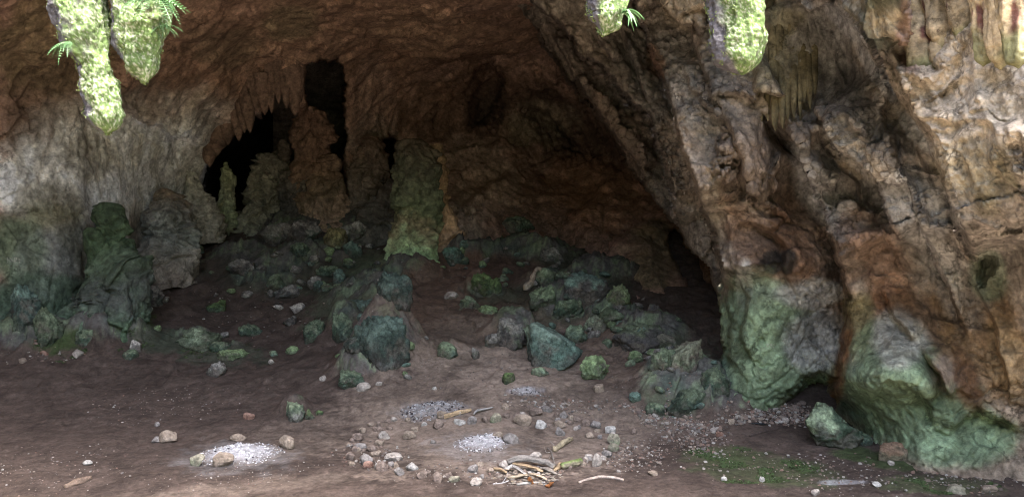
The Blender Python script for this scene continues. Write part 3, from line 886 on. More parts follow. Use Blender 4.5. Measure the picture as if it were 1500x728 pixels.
# ------------------------------------------------------------------ builders for loose things
def loft(name, pts, nr, nc, disp, color, mat, depth=1.0, parent=None, origin=None, warp=0):
    """closed body swept along a line; pts = (u, v, d, half-width in photograph pixels)"""
    pts = np.array(pts, float)
    k = np.concatenate([[0], np.cumsum(np.hypot(np.diff(pts[:, 0]), np.diff(pts[:, 1])) + 1e-3)])
    t = np.linspace(0, k[-1], nr)
    q = np.stack([np.interp(t, k, pts[:, i]) for i in range(4)], -1)
    for _ in range(3):
        q[1:-1] = 0.25 * q[:-2] + 0.5 * q[1:-1] + 0.25 * q[2:]
    Cc = at(q[:, 0], q[:, 1], q[:, 2])
    R = q[:, 3] * q[:, 2] / FPX
    T = np.gradient(Cc, axis=0)
    side = np.cross(T, FWD)
    side /= np.linalg.norm(side, axis=1)[:, None]
    th = np.linspace(0, 2 * math.pi, nc, endpoint=False)
    O = np.cos(th)[None, :, None] * side[:, None] + np.sin(th)[None, :, None] * FWD
    P = Cc[:, None] + R[:, None, None] * (np.cos(th)[None, :, None] * side[:, None] + depth * np.sin(th)[None, :, None] * FWD)
    dsp = disp(P, R[:, None] * np.ones(nc), th[None] + 0 * R[:, None], (t / k[-1])[:, None] + 0 * th[None])
    P = P + O * dsp[..., None]
    if warp:
        P = P + warp * R[:, None, None] * np.stack([fbm(P * 1.3 / np.maximum(.2, R.max()) * .4 + 11 * i, 3) for i in range(3)], -1)
    col = color(P, O, (t / k[-1])[:, None] + 0 * th[None])
    V = P.reshape(-1, 3)
    F = grid_faces(nr, nc, True)
    V = np.concatenate([V, P[0].mean(0)[None], P[-1].mean(0)[None]])
    cc = np.concatenate([col.reshape(-1, 3), col[0].mean(0)[None], col[-1].mean(0)[None]])
    j = np.arange(nc)
    capA = np.stack([np.full(nc, nr * nc), (j + 1) % nc, j, j], -1)
    o0 = np.zeros(3) if origin is None else origin
    me = mesh_np(name, V - o0, F, cc, True, mat)
    return link(name, me, parent, None if origin is None else o0)


def rock_shape(seed, sub=4, n=12, tilt=20, rough=0.10, sharp=0.35, lump=0.0, yaw=None, planes=None):
    """an angular stone: a ball cut by random planes, then weathered; fitted into a unit box standing on z = 0"""
    rg = np.random.default_rng(seed)
    D, F = ico(sub)
    N = rg.normal(size=(n, 3))
    N /= np.linalg.norm(N, axis=1)[:, None]
    h = rg.uniform(0.55, 1.0, n)
    if planes:
        N = np.array([p[:3] for p in planes], float)
        N /= np.linalg.norm(N, axis=1)[:, None]
        h = np.array([p[3] for p in planes])
    den = D @ N.T
    r = np.where(den > 0.05, h / np.maximum(den, 0.05), 9)
    k = 14.0 + 45 * sharp
    rr = -np.log(np.exp(-k * np.minimum(r, 3)).sum(1) + np.exp(-k * 1.15)) / k
    P = D * rr[:, None]
    frac = facets(P * 2.6 + seed % 17, 0.32 * min(1, rough / .14)) + facets(P * 6.5 + seed % 13, 0.09) if sub >= 4 else 0
    off = rg.uniform(-40, 40, 3)
    Q = P + off
    P = P * (1 + lump * fbm(Q * 1.1, 2) + rough * fbm(Q * 2.4, 4) + 0.4 * rough * ridged(Q * 4.5, 3) - 0.2 * rough + frac)[:, None]
    a, b = rg.uniform(0, 2 * math.pi) if yaw is None else yaw, math.radians(rg.uniform(-tilt, tilt))
    M = np.array(Matrix.Rotation(b, 3, 'Y') @ Matrix.Rotation(a, 3, 'Z'))
    P = P @ M.T
    lo, hi = P.min(0), P.max(0)
    P = (P - lo) / (hi - lo)
    P[:, :2] -= 0.5
    return P, F, off


def rock_color(P, off, cols, w, soil=0.35):
    """mineral colour of a stone: cols = base, patch, top; P in metres"""
    base, patch, top = cols
    s = 1.0 / max(w, 0.05)
    n1 = fbm(P * 1.6 * s + off, 4)
    n2 = fbm(P * 4.5 * s + off + 9, 4)
    n3 = fbm(P * 12 * s + off + 3, 3)
    c = np.asarray(base) * (1 + 0.4 * n1 + 0.4 * n2 + 0.5 * n3)[:, None]
    if soil > 0.2:
        bare = sstep(n2 - 0.6 * n1, -0.05, 0.3)[:, None] * 0.75
        c = c * (1 - bare) + np.array([.115, .100, .086]) * bare
    f = sstep(n1 + 0.5 * n2, -0.05, 0.25)[:, None] * 0.8
    c = c * (1 - f) + np.asarray(patch) * (1 + 0.5 * n3)[:, None] * f
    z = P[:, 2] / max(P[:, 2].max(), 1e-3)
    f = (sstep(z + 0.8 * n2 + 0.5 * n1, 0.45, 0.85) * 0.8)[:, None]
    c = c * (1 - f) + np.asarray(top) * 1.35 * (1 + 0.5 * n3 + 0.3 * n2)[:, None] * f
    f = ((1 - sstep(z + 0.5 * n2, 0.05, 0.28)) * soil)[:, None]
    return c * (1 - f) + EARTH * f


def boulder(name, u, vb, wpx, hpx, cols, label, cat='boulder', group=None, seed=0, dep=0.85, sink=0.26, sub=4, yaw=None, mat=None, kind=None, **kw):
    """a stone whose foot meets the floor at (u, vb) and that is wpx wide and hpx high in the photograph"""
    Pf, d = hit_floor(u, vb)
    Pf, d = Pf[0], d[0]
    W, H = wpx * d / FPX, hpx * d / FPX
    Z = H / (1 - sink)
    P, F, off = rock_shape(seed, sub, yaw=yaw, **kw)
    depth = max(W * dep, 0.4 * H)
    P = P * np.array([W, depth, Z])
    P[:, 2] -= sink * Z
    col = rock_color(P, off, cols, W) if mat is not M_STONE else 0.84 * rock_color(P, off, cols, W, 0.2)
    loc = Pf + np.array([0, depth * 0.45, 0])
    loc[2] = Pf[2]
    me = mesh_np(name, P, F, col, mat is not M_STONE, mat or M_ROCK)
    o = link(name, me, None, loc)
    tag(o, label, cat, group, kind)
    return o


# ------------------------------------------------------------------ hanging rock at the cave mouth
def tufa_disp(P, R, th, t):
    e = 1 - sstep(t, 0.97, 1.0)
    return e * (0.055 * fbm(P * 4.0, 3) + 0.030 * ridged(np.stack([P[..., 0] * 11, P[..., 1] * 11, P[..., 2] * 2.5], -1), 3) + 0.012 * fbm(P * 22, 3) + 0.010 * fbm(P * 55, 2))


def tufa_color(P, O, t):
    n1, n2, n3 = fbm(P * 3.0, 3), fbm(P * 11, 4), fbm(P * 38, 3)
    c = np.array([0.20, 0.20, 0.165]) * (1 + 0.3 * n2 + 0.5 * n3)[..., None]
    # moss colour on the right and front faces, away from the painted shaded side
    f = (sstep(O[..., 0] - 0.9 * O[..., 1] + 0.4 * n1 + 0.3 * n2, -0.25, 0.25) * sstep(t + 0.5 * n1 + 0.5 * n2 + 0.35 * n3, 0.30, 0.85))[..., None]
    c = c * (1 - f) + np.array([0.088, 0.132, 0.044]) * (1 + 0.7 * n3)[..., None] * f
    g = (1 - sstep(1.2 * O[..., 0] - 0.55 * O[..., 1] + 0.7 * n1 + 0.6 * n2, -0.42, 0.0))[..., None]  # shaded left side painted grey, along with some bare rock
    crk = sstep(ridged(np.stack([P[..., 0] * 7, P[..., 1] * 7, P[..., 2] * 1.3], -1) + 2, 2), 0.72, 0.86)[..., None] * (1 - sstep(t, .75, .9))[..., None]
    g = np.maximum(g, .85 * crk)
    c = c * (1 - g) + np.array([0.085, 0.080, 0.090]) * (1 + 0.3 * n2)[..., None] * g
    wsp = (sstep(fbm(P * 75, 2) + 0.5 * n3 + .4 * n1, 0.12, 0.34) * (1 - g[..., 0]) * 0.5)[..., None]
    return c * (1 - wsp) + np.array([0.42, 0.41, 0.34]) * wsp


def hanging(pts, label, depth=0.9, group='mossy stalactites at the cave mouth'):
    d0 = pts[0][2]
    pts = [(a, b, c, e * .9) for a, b, c, e in pts]
    o = loft('stalactite', pts, 430, 150, tufa_disp, tufa_color, M_TUFA, depth, origin=at(pts[0][0], pts[0][1], d0))
    # fuzz of moss cushions on the sunlit side
    me = o.data
    n = len(me.vertices)
    co = np.empty(n * 3, np.float32)
    no = np.empty(n * 3, np.float32)
    me.vertices.foreach_get('co', co)
    me.vertices.foreach_get('normal', no)
    co, no = co.reshape(-1, 3).astype(float), no.reshape(-1, 3).astype(float)
    rg = np.random.default_rng(int(abs(pts[-1][0])) + 1)
    wgt = sstep(no[:, 0] - no[:, 1] + .6 * fbm(co * 9 + 3, 3), -0.2, .3) * sstep(fbm(co * 14, 3), .0, .25) * (co[:, 2] < 1.0)
    idx = np.nonzero(rg.uniform(0, 1, n) < wgt * .8)[0]
    base = np.repeat(co[idx], 2, 0) + rg.normal(0, .006, (len(idx) * 2, 3))
    nn = np.repeat(no[idx], 2, 0)
    tip = base + nn * rg.uniform(.004, .013, (len(base), 1)) + rg.normal(0, .004, base.shape)
    sd = np.cross(nn, rg.normal(size=nn.shape))
    sd = sd / (np.linalg.norm(sd, axis=1)[:, None] + 1e-6) * rg.uniform(.003, .008, (len(base), 1))
    V = np.stack([base - sd, base + sd, tip], 1).reshape(-1, 3)
    tag(link('moss_fuzz', mesh_np('moss_fuzz', V, np.arange(len(V)).reshape(-1, 3), None, False, M_FUZZ), o), kind='stuff')
    return tag(o, label, 'stalactite', group)


DS = 4.35
st_long = hanging([(70, -760, DS, 95), (85, -140, DS, 62), (105, -40, DS, 43), (114, 0, DS, 38), (122, 40, DS, 34), (133, 80, DS, 25), (142, 110, DS, 23), (150, 140, DS, 27), (155, 165, DS, 25),
                   (157, 180, DS, 22), (158, 189, DS, 16), (158, 194, DS, 8), (158, 196, DS, 1)], 'long mossy stalactite with a rounded tip, hanging lowest at the upper left', 0.8)
st_lobe = hanging([(225, -760, DS + .02, 95), (215, -140, DS + .02, 62), (207, -40, DS + .02, 50), (204, 0, DS, 45), (200, 35, DS, 36), (203, 65, DS, 29), (207, 88, DS, 22), (210, 104, DS, 16), (212, 115, DS, 10), (213, 121, DS, 2)],
                  'short pointed mossy stalactite with ferns at its right edge, beside the longest one', 0.8)
st_nub = hanging([(238, -700, DS + .1, 30), (238, -40, DS + .1, 20), (238, 10, DS + .1, 13), (240, 35, DS + .1, 10), (240, 50, DS + .1, 6), (240, 57, DS + .1, 2)], 'little fern-covered knob tucked behind the short pointed stalactite', 0.9)
st_mid = hanging([(895, -760, DS, 80), (895, -120, DS, 44), (893, -30, DS, 30), (893, 0, DS, 27), (893, 22, DS, 25), (890, 36, DS, 18), (886, 45, DS, 9), (884, 53, DS, 2)],
                 'small mossy stalactite stub with strap leaves at its right, top centre', 0.9)
st_right = hanging([(1060, -760, DS, 95), (1068, -120, DS, 60), (1074, -30, DS, 46), (1076, 0, DS, 45), (1081, 35, DS, 42), (1083, 65, DS, 39), (1084, 82, DS, 33), (1085, 95, DS, 27), (1086, 104, DS, 17), (1086, 109, DS, 8), (1086, 111, DS, 1)],
                   'broad blunt mossy stalactite with one shaded grey side, in front of the right wall', 0.85)


def frond_mesh(L, n, leaf, droop, rg):
    """one fern frond: a bent stalk with paired leaflets"""
    V, F = [], []
    for i in range(n):
        t = (i + 1) / n
        x, z = L * t, L * (0.25 * t - droop * t * t)
        ll = leaf * math.sin(math.pi * min(1, 0.15 + 0.85 * t)) + 0.2 * leaf * (1 - t)
        wd = L / n * 0.42
        for s in (-1, 1):
            k = len(V)
            tipz = z - 0.25 * ll + rg.uniform(-.1, .1) * ll
            V += [(x - wd, s * 0.001, z), (x + wd, s * 0.001, z), (x + wd * 1.6, s * ll * 0.6, z - 0.05 * ll), (x + wd * 1.2, s * ll, tipz), (x - wd * 0.2, s * ll * 0.6, z - 0.05 * ll)]
            F += [(k, k + 1, k + 2), (k, k + 2, k + 4), (k + 4, k + 2, k + 3)]
    for i in range(8):
        t0, t1 = i / 8, (i + 1) / 8
        k = len(V)
        for t in (t0, t1):
            x, z = L * t, L * (0.25 * t - droop * t * t)
            V += [(x, -0.0015, z), (x, 0.0015, z)]
        F += [(k, k + 1, k + 3), (k, k + 3, k + 2)]
    return mesh_np('frond', np.array(V), np.array(F), None, False, M_LEAF)


def strap_mesh(L, wd, droop):
    V, F = [], []
    for i in range(13):
        t = i / 12
        w_ = wd * math.sin(math.pi * (0.12 + 0.86 * t)) ** 0.7
        x, z = L * t, L * (0.7 * t - droop * t * t)
        V += [(x, -w_, z + w_ * 0.3), (x, 0, z), (x, w_, z + w_ * 0.3)]
        if i:
            k = 3 * i
            F += [(k - 3, k - 2, k + 1), (k - 3, k + 1, k), (k - 2, k - 1, k + 2), (k - 2, k + 2, k + 1)]
    return mesh_np('leaf', np.array(V), np.array(F), None, True, M_LEAF)


def fern(u, v, d, label, n, L, kind='frond', dirs=(-180, 180), seed=1, group='ferns on the hanging rock'):
    rg = np.random.default_rng(seed)
    root = bpy.data.objects.new('fern', None)
    C.objects.link(root)
    root.location = at(u, v, d)
    tag(root, label, 'fern', group)
    for i in range(n):
        l = L * rg.uniform(0.7, 1.15)
        if kind == 'frond':
            me = frond_mesh(l, 13, l * 0.22, rg.uniform(0.5, 0.9), rg)
        else:
            me = strap_mesh(l, l * 0.09, rg.uniform(0.9, 1.5))
        o = link(kind, me, root)
        a = math.radians(dirs[0] + (dirs[1] - dirs[0]) * (i + rg.uniform(0.2, 0.8)) / n)
        o.rotation_euler = (rg.uniform(-.35, .35), rg.uniform(-.1, .5), a)
    return root


fern(101, 62, DS - .14, 'drooping fern on the left flank of the longest hanging stalactite', 9, 0.115, 'frond', (-190, -60), 3)
fern(226, -4, DS - .16, 'bushy fern at the upper right of the short pointed stalactite', 16, 0.18, 'frond', (-160, 60), 4)
fern(240, 38, DS - .02, 'small fern tuft below the bushy one, on the little knob', 8, 0.10, 'frond', (-160, 50), 6)
fern(911, 20, DS - .10, 'little plant with arching strap leaves on the stub at top centre', 8, 0.11, 'leaf', (-75, 40), 5)

# ------------------------------------------------------------------ small stalactites along the roof of the far chamber, curtains upper right
def drip_disp(P, R, th, t):
    return R * (0.25 * fbm(P * 5, 3) + 0.18 * ridged(np.stack([P[..., 0] * 9, P[..., 1] * 9, P[..., 2] * 1.5], -1), 2)) * (1 - sstep(t, 0.9, 1))


def brown_color(P, O, t):
    n1, n2 = fbm(P * 2, 3), fbm(P * 9, 3)
    return np.array([0.208, 0.136, 0.106]) * (1 + 0.4 * n1 + 0.4 * n2)[..., None]


for (u, v0, v1, r, d) in [(333, 188, 214, 6, 15.9), (349, 170, 204, 6, 15.7), (365, 150, 188, 7, 15.5), (378, 140, 176, 6, 15.4), (387, 135, 170, 7, 15.3), (397, 118, 152, 6, 15.3), (407, 108, 148, 8, 15.3),
                          (419, 112, 152, 8, 15.4), (431, 112, 160, 9, 15.5), (440, 110, 158, 7, 15.6), (318, 205, 226, 6, 16.0), (460, 78, 96, 6, 16.0), (486, 76, 94, 6, 16.2), (306, 220, 246, 6, 16.1), (357, 165, 190, 4, 15.6), (413, 120, 144, 4, 15.3)]:
    v1 += ((u * 7) % 27) - 10
    d -= 0.25
    r *= 0.85 + ((u * 13) % 11) / 9
    loft('stalactite', [(u - 2, v0 - 25, d, r * 1.5), (u + ((u * 3) % 5) - 2, v0, d, r * 1.25), (u, (v0 + v1) / 2, d, r * .8), (u + 1, v1 - 5, d, r * .4), (u + 1, v1, d, 0.5)], 40, 24, drip_disp, brown_color, M_WALL, 1.0, cave_wall)


def curtain_color(P, O, t):
    n1, n2, n3 = fbm(P * 3, 3), fbm(P * 9, 3), fbm(np.stack([P[..., 0] * 9, P[..., 1] * 9, P[..., 2] * 1.2], -1), 3)
    c = np.array([0.40, 0.31, 0.19]) * (1 + 0.3 * n1 + 0.3 * n2)[..., None]
    f = sstep(n3 + .3 * n2, 0.12, 0.3)[..., None]
    c = c * (1 - f) + np.array([0.13, 0.06, 0.045]) * f
    f = (sstep(t + 0.4 * n1, 0.62, 0.85) * 0.8)[..., None]
    return c * (1 - f) + np.array([0.20, 0.21, 0.10]) * (1 + .5 * n2)[..., None] * f


def curtain_disp(P, R, th, t):
    return (1 - sstep(t, 0.95, 1)) * (0.03 * fbm(P * 5, 3) + 0.03 * ridged(np.stack([P[..., 0] * 12, P[..., 1] * 12, P[..., 2] * 1.2], -1), 3) + 0.008 * fbm(P * 30, 2))


for (pts, dp) in [([(1338, -60, 6.3, 18), (1340, 20, 6.3, 15), (1344, 60, 6.25, 16), (1350, 95, 6.2, 15), (1353, 115, 6.2, 9), (1351, 131, 6.2, 1)], .8),
                  ([(1375, -60, 6.2, 22), (1376, 0, 6.15, 20), (1382, 40, 6.1, 18), (1390, 70, 6.1, 12), (1394, 92, 6.1, 7), (1394, 101, 6.1, 1)], .8),
                  ([(1372, 40, 6.2, 10), (1376, 80, 6.1, 9), (1379, 100, 6.1, 6), (1380, 113, 6.1, 1)], .9),
                  ([(1402, -60, 5.9, 18), (1405, 0, 5.9, 16), (1408, 40, 5.9, 11), (1410, 60, 5.9, 6), (1408, 72, 5.9, 1)], .8),
                  ([(1440, -60, 5.5, 18), (1442, 0, 5.5, 14), (1443, 50, 5.5, 13), (1442, 80, 5.5, 8), (1440, 98, 5.5, 1)], .9),
                  ([(1460, -60, 5.4, 18), (1460, 0, 5.4, 14), (1462, 60, 5.4, 14), (1464, 88, 5.4, 9), (1466, 103, 5.4, 1)], .9),
                  ([(1490, -60, 4.8, 24), (1490, 10, 4.8, 20), (1492, 60, 4.8, 17), (1490, 88, 4.8, 10), (1492, 101, 4.8, 1)], .9),
                  ([(1530, -60, 5.0, 26), (1530, 40, 5.0, 22), (1528, 80, 5.0, 14), (1528, 110, 5.0, 1)], .9)]:
    pts = [(a, b, c - 0.62, e) for a, b, c, e in pts]
    loft('stalactite', pts, 90, 60, curtain_disp, curtain_color, M_WALL, dp, right_wall)

def olive_color(P, O, t):
    n1, n2 = fbm(P * 3, 3), fbm(np.stack([P[..., 0] * 12, P[..., 1] * 12, P[..., 2] * 1.5], -1), 3)
    return np.array([0.165, 0.140, 0.080]) * (1 + 0.4 * n1 + 0.6 * n2)[..., None]


for k, (u, v1, r, d) in enumerate([(1106, 182, 5, 8.62), (1115, 180, 6, 8.55), (1124, 178, 6, 8.5), (1135, 193, 7, 8.42), (1146, 189, 6, 8.4), (1154, 178, 6, 8.42), (1163, 174, 6, 8.38), (1172, 176, 4, 8.36), (1178, 152, 6, 8.4), (1186, 160, 5, 8.36), (1193, 140, 6, 8.4),
                                   (1110, 160, 8, 8.72), (1130, 165, 9, 8.66), (1150, 160, 9, 8.6), (1168, 150, 8, 8.58)]):
    h = v1 - 20
    d -= 0.6
    r *= 0.62
    loft('stalactite', [(u - 8, -10, d + .5, r * 1.3), (u - 5, 40, d + .25, r * 1.6), (u - 1, h - 55, d + .1, r * 1.5), (u, h - 10, d, r * 1.2), (u, v1 - 8, d, r * .8), (u + 1, v1, d, .6)], 80, 28, drip_disp, olive_color, M_WALL, 1.0, right_wall)

# ------------------------------------------------------------------ stalagmites and columns
def flute(fr=5.0, a=0.08, b=0.10):
    def f(P, R, th, t):
        Q = P + 0.15 * fbm(P * 2.2, 2)[..., None]
        v = a * ridged(np.stack([Q[..., 0] * fr, Q[..., 1] * fr, Q[..., 2] * 0.8], -1), 3) + b * fbm(P * 2.4, 4) + 0.03 * ridged(P * 8, 4, .6) + facets(Q * np.array([2.6, 2.6, 1.5]), 0.08 + b * 1.8) + facets(Q * 7, 0.06)
        return 1.5 * v * (0.35 + 0.65 * np.minimum(1, R / 0.3))
    return f


def zones(stops, var=0.35):
    """colour by height along the body, with noisy borders: stops = (t, colour)"""
    ts = [s[0] for s in stops]
    cs = np.array([s[1] for s in stops], float)

    def f(P, O, t):
        n1, n2, n3 = fbm(P * 2, 3), fbm(P * 6, 4), fbm(np.stack([P[..., 0] * 5, P[..., 1] * 5, P[..., 2]], -1), 3)
        tt = np.clip(t + 0.16 * n1 + 0.10 * n2, 0, 1)
        c = np.stack([np.interp(tt, ts, cs[:, i]) for i in range(3)], -1)
        return 1.65 * c * (1 + var * n2 + 0.5 * n3)[..., None]
    return f


def stalagmite(pts, label, stops, depth=1.0, nr=150, nc=110, disp=None, name='stalagmite', cat='stalagmite', group=None):
    b = pts[-1]
    pts = [(p[0], p[1], p[2], p[3] * .84) for p in pts]
    pts = pts + [(b[0], b[1] + 24, b[2], b[3] * 1.1)]
    o = loft(name, pts, nr, nc, disp or flute(), zones(stops), M_WALL, depth, origin=at(b[0], b[1], b[2]), warp=0.7)
    return tag(o, label, cat, group)


stalagmite([(612, 203, 15, 2), (612, 207, 15, 14), (610, 214, 15, 26), (609, 240, 14.95, 30), (611, 280, 14.9, 31), (613, 305, 14.85, 27), (611, 330, 14.8, 29), (609, 355, 14.7, 34), (606, 378, 14.6, 40), (604, 400, 14.5, 46)],
           'tall thick green column standing alone at the cave centre', [(0, [.075, .06, .045]), (.2, [.06, .062, .042]), (.5, [.095, .115, .065]), (.62, [.15, .13, .08]), (.75, [.25, .34, .19]), (1, [.24, .33, .19])], 1.0, disp=flute(5.5, .055, .045), name='rock_column', cat='column')
stalagmite([(640, 212, 15.1, 2), (640, 225, 15.1, 6), (642, 255, 15.1, 8), (646, 290, 15.05, 12), (650, 330, 15, 18), (655, 375, 14.9, 24)],
           'thin tan flowstone strip clinging to the right side of the tall green column', [(0, [.14, .10, .06]), (.5, [.24, .16, .09]), (1, [.22, .16, .12])], 1.0, 90, 50, name='flowstone', cat='flowstone')
stalagmite([(155, 296, 11.6, 2), (155, 299, 11.6, 14), (156, 312, 11.6, 24), (158, 330, 11.6, 27), (153, 350, 11.6, 23), (156, 368, 11.55, 27), (160, 385, 11.5, 32), (163, 410, 11.4, 44), (166, 435, 11.35, 56), (160, 460, 11.3, 62), (158, 482, 11.25, 64), (158, 500, 11.2, 60)],
           'lumpy moss-green stalagmite with a wide foot at the left wall', [(0, [.035, .05, .028]), (.25, [.042, .065, .034]), (.45, [.055, .075, .05]), (.6, [.05, .055, .05]), (.8, [.075, .115, .075]), (1, [.06, .10, .05])], 0.9, 190, 150, flute(2.5, .04, .085))
stalagmite([(244, 276, 14.4, 2), (243, 280, 14.4, 13), (243, 300, 14.4, 23), (244, 325, 14.3, 26), (246, 350, 14.25, 30), (244, 372, 14.2, 36), (244, 395, 14.1, 40)],
           'grey streaked stalagmite stump between the moss-green stalagmite and the far chamber', [(0, [.13, .10, .07]), (.2, [.15, .14, .125]), (.5, [.12, .13, .115]), (.8, [.18, .165, .14]), (1, [.14, .12, .10])], 0.9)
stalagmite([(331, 238, 16.7, 1.5), (332, 246, 16.7, 5), (333, 265, 16.7, 7.5), (332, 285, 16.7, 9), (330, 305, 16.65, 12), (328, 325, 16.6, 15)],
           'slim pale pointed stalagmite in the mouth of the far chamber', [(0, [.18, .20, .11]), (.4, [.22, .23, .17]), (.7, [.16, .19, .12]), (1, [.10, .11, .08])], 1.0, 100, 60)
stalagmite([(400, 226, 16.9, 3), (398, 232, 16.9, 14), (396, 250, 16.9, 20), (394, 280, 16.85, 22), (392, 305, 16.8, 25), (388, 330, 16.7, 32), (386, 350, 16.6, 36)],
           'stubby grey fluted stalagmite left of the tall brown pinnacle', [(0, [.10, .09, .075]), (.4, [.13, .125, .10]), (.7, [.15, .15, .12]), (1, [.13, .15, .115])], 0.8, disp=flute(6, .10, .10))
stalagmite([(431, 250, 16.75, 3), (431, 256, 16.75, 12), (430, 275, 16.7, 16), (428, 300, 16.7, 17), (430, 325, 16.6, 22), (432, 350, 16.5, 26)],
           'dark grey stalagmite stump squeezed against the tall brown pinnacle', [(0, [.10, .085, .07]), (.4, [.045, .045, .045]), (.8, [.06, .06, .055]), (1, [.09, .11, .08])], 0.8, disp=flute(5, .08, .10))
stalagmite([(455, 156, 17, 3), (454, 162, 17, 13), (453, 185, 17, 21), (455, 215, 16.95, 23), (458, 245, 16.9, 25), (464, 275, 16.8, 34), (470, 305, 16.7, 40), (470, 330, 16.6, 44), (466, 355, 16.5, 46)],
           'tall brown pinnacle between the two dark openings of the back wall', [(0, [.12, .07, .05]), (.35, [.12, .075, .055]), (.6, [.11, .085, .06]), (.75, [.26, .19, .15]), (.85, [.15, .13, .06]), (1, [.09, .11, .075])], 0.8, disp=flute(5, .10, .12))
stalagmite([(548, 200, 17.4, 3), (546, 208, 17.4, 16), (543, 230, 17.3, 22), (540, 255, 17.2, 24), (535, 278, 17.1, 24), (530, 298, 17.0, 20)],
           'grey-brown bulging pillar foot right of the tall black slot', [(0, [.12, .08, .06]), (.4, [.12, .095, .08]), (.8, [.11, .095, .085]), (1, [.09, .08, .07])], 0.9, disp=flute(4, .08, .10), name='rock_pillar', cat='pillar')

stalagmite([(284, 252, 15.8, 3), (283, 262, 15.8, 8), (283, 285, 15.75, 14), (286, 308, 15.7, 22), (288, 328, 15.6, 30)],
           'pale grey flowstone cone at the left jamb of the far chamber', [(0, [.26, .25, .22]), (.6, [.22, .21, .18]), (1, [.17, .16, .13])], 0.8, 90, 70, name='flowstone', cat='flowstone')
stalagmite([(412, 205, 17.3, 3), (412, 214, 17.3, 9), (413, 240, 17.25, 12), (414, 270, 17.2, 14), (414, 310, 17.1, 16)],
           'thin dark pillar behind the stubby grey stalagmite and the dark stump', [(0, [.08, .06, .05]), (1, [.07, .065, .055])], 0.8, 80, 50)
stalagmite([(496, 262, 17.0, 3), (494, 270, 17.0, 10), (492, 290, 16.95, 14), (490, 315, 16.9, 20), (488, 335, 16.8, 26)],
           'tan knobbly flowstone at the right foot of the tall brown pinnacle', [(0, [.22, .15, .12]), (.5, [.24, .18, .14]), (1, [.13, .12, .07])], 0.8, 80, 60, name='flowstone', cat='flowstone')
stalagmite([(573, 262, 16.2, 3), (572, 272, 16.2, 10), (568, 295, 16.1, 16), (560, 320, 16.0, 24), (552, 345, 15.8, 34)],
           'dark ragged rock stump in the shadow left of the tall green column', [(0, [.06, .05, .045]), (1, [.08, .08, .07])], 0.8, 80, 60, name='rock_stump', cat='rock')

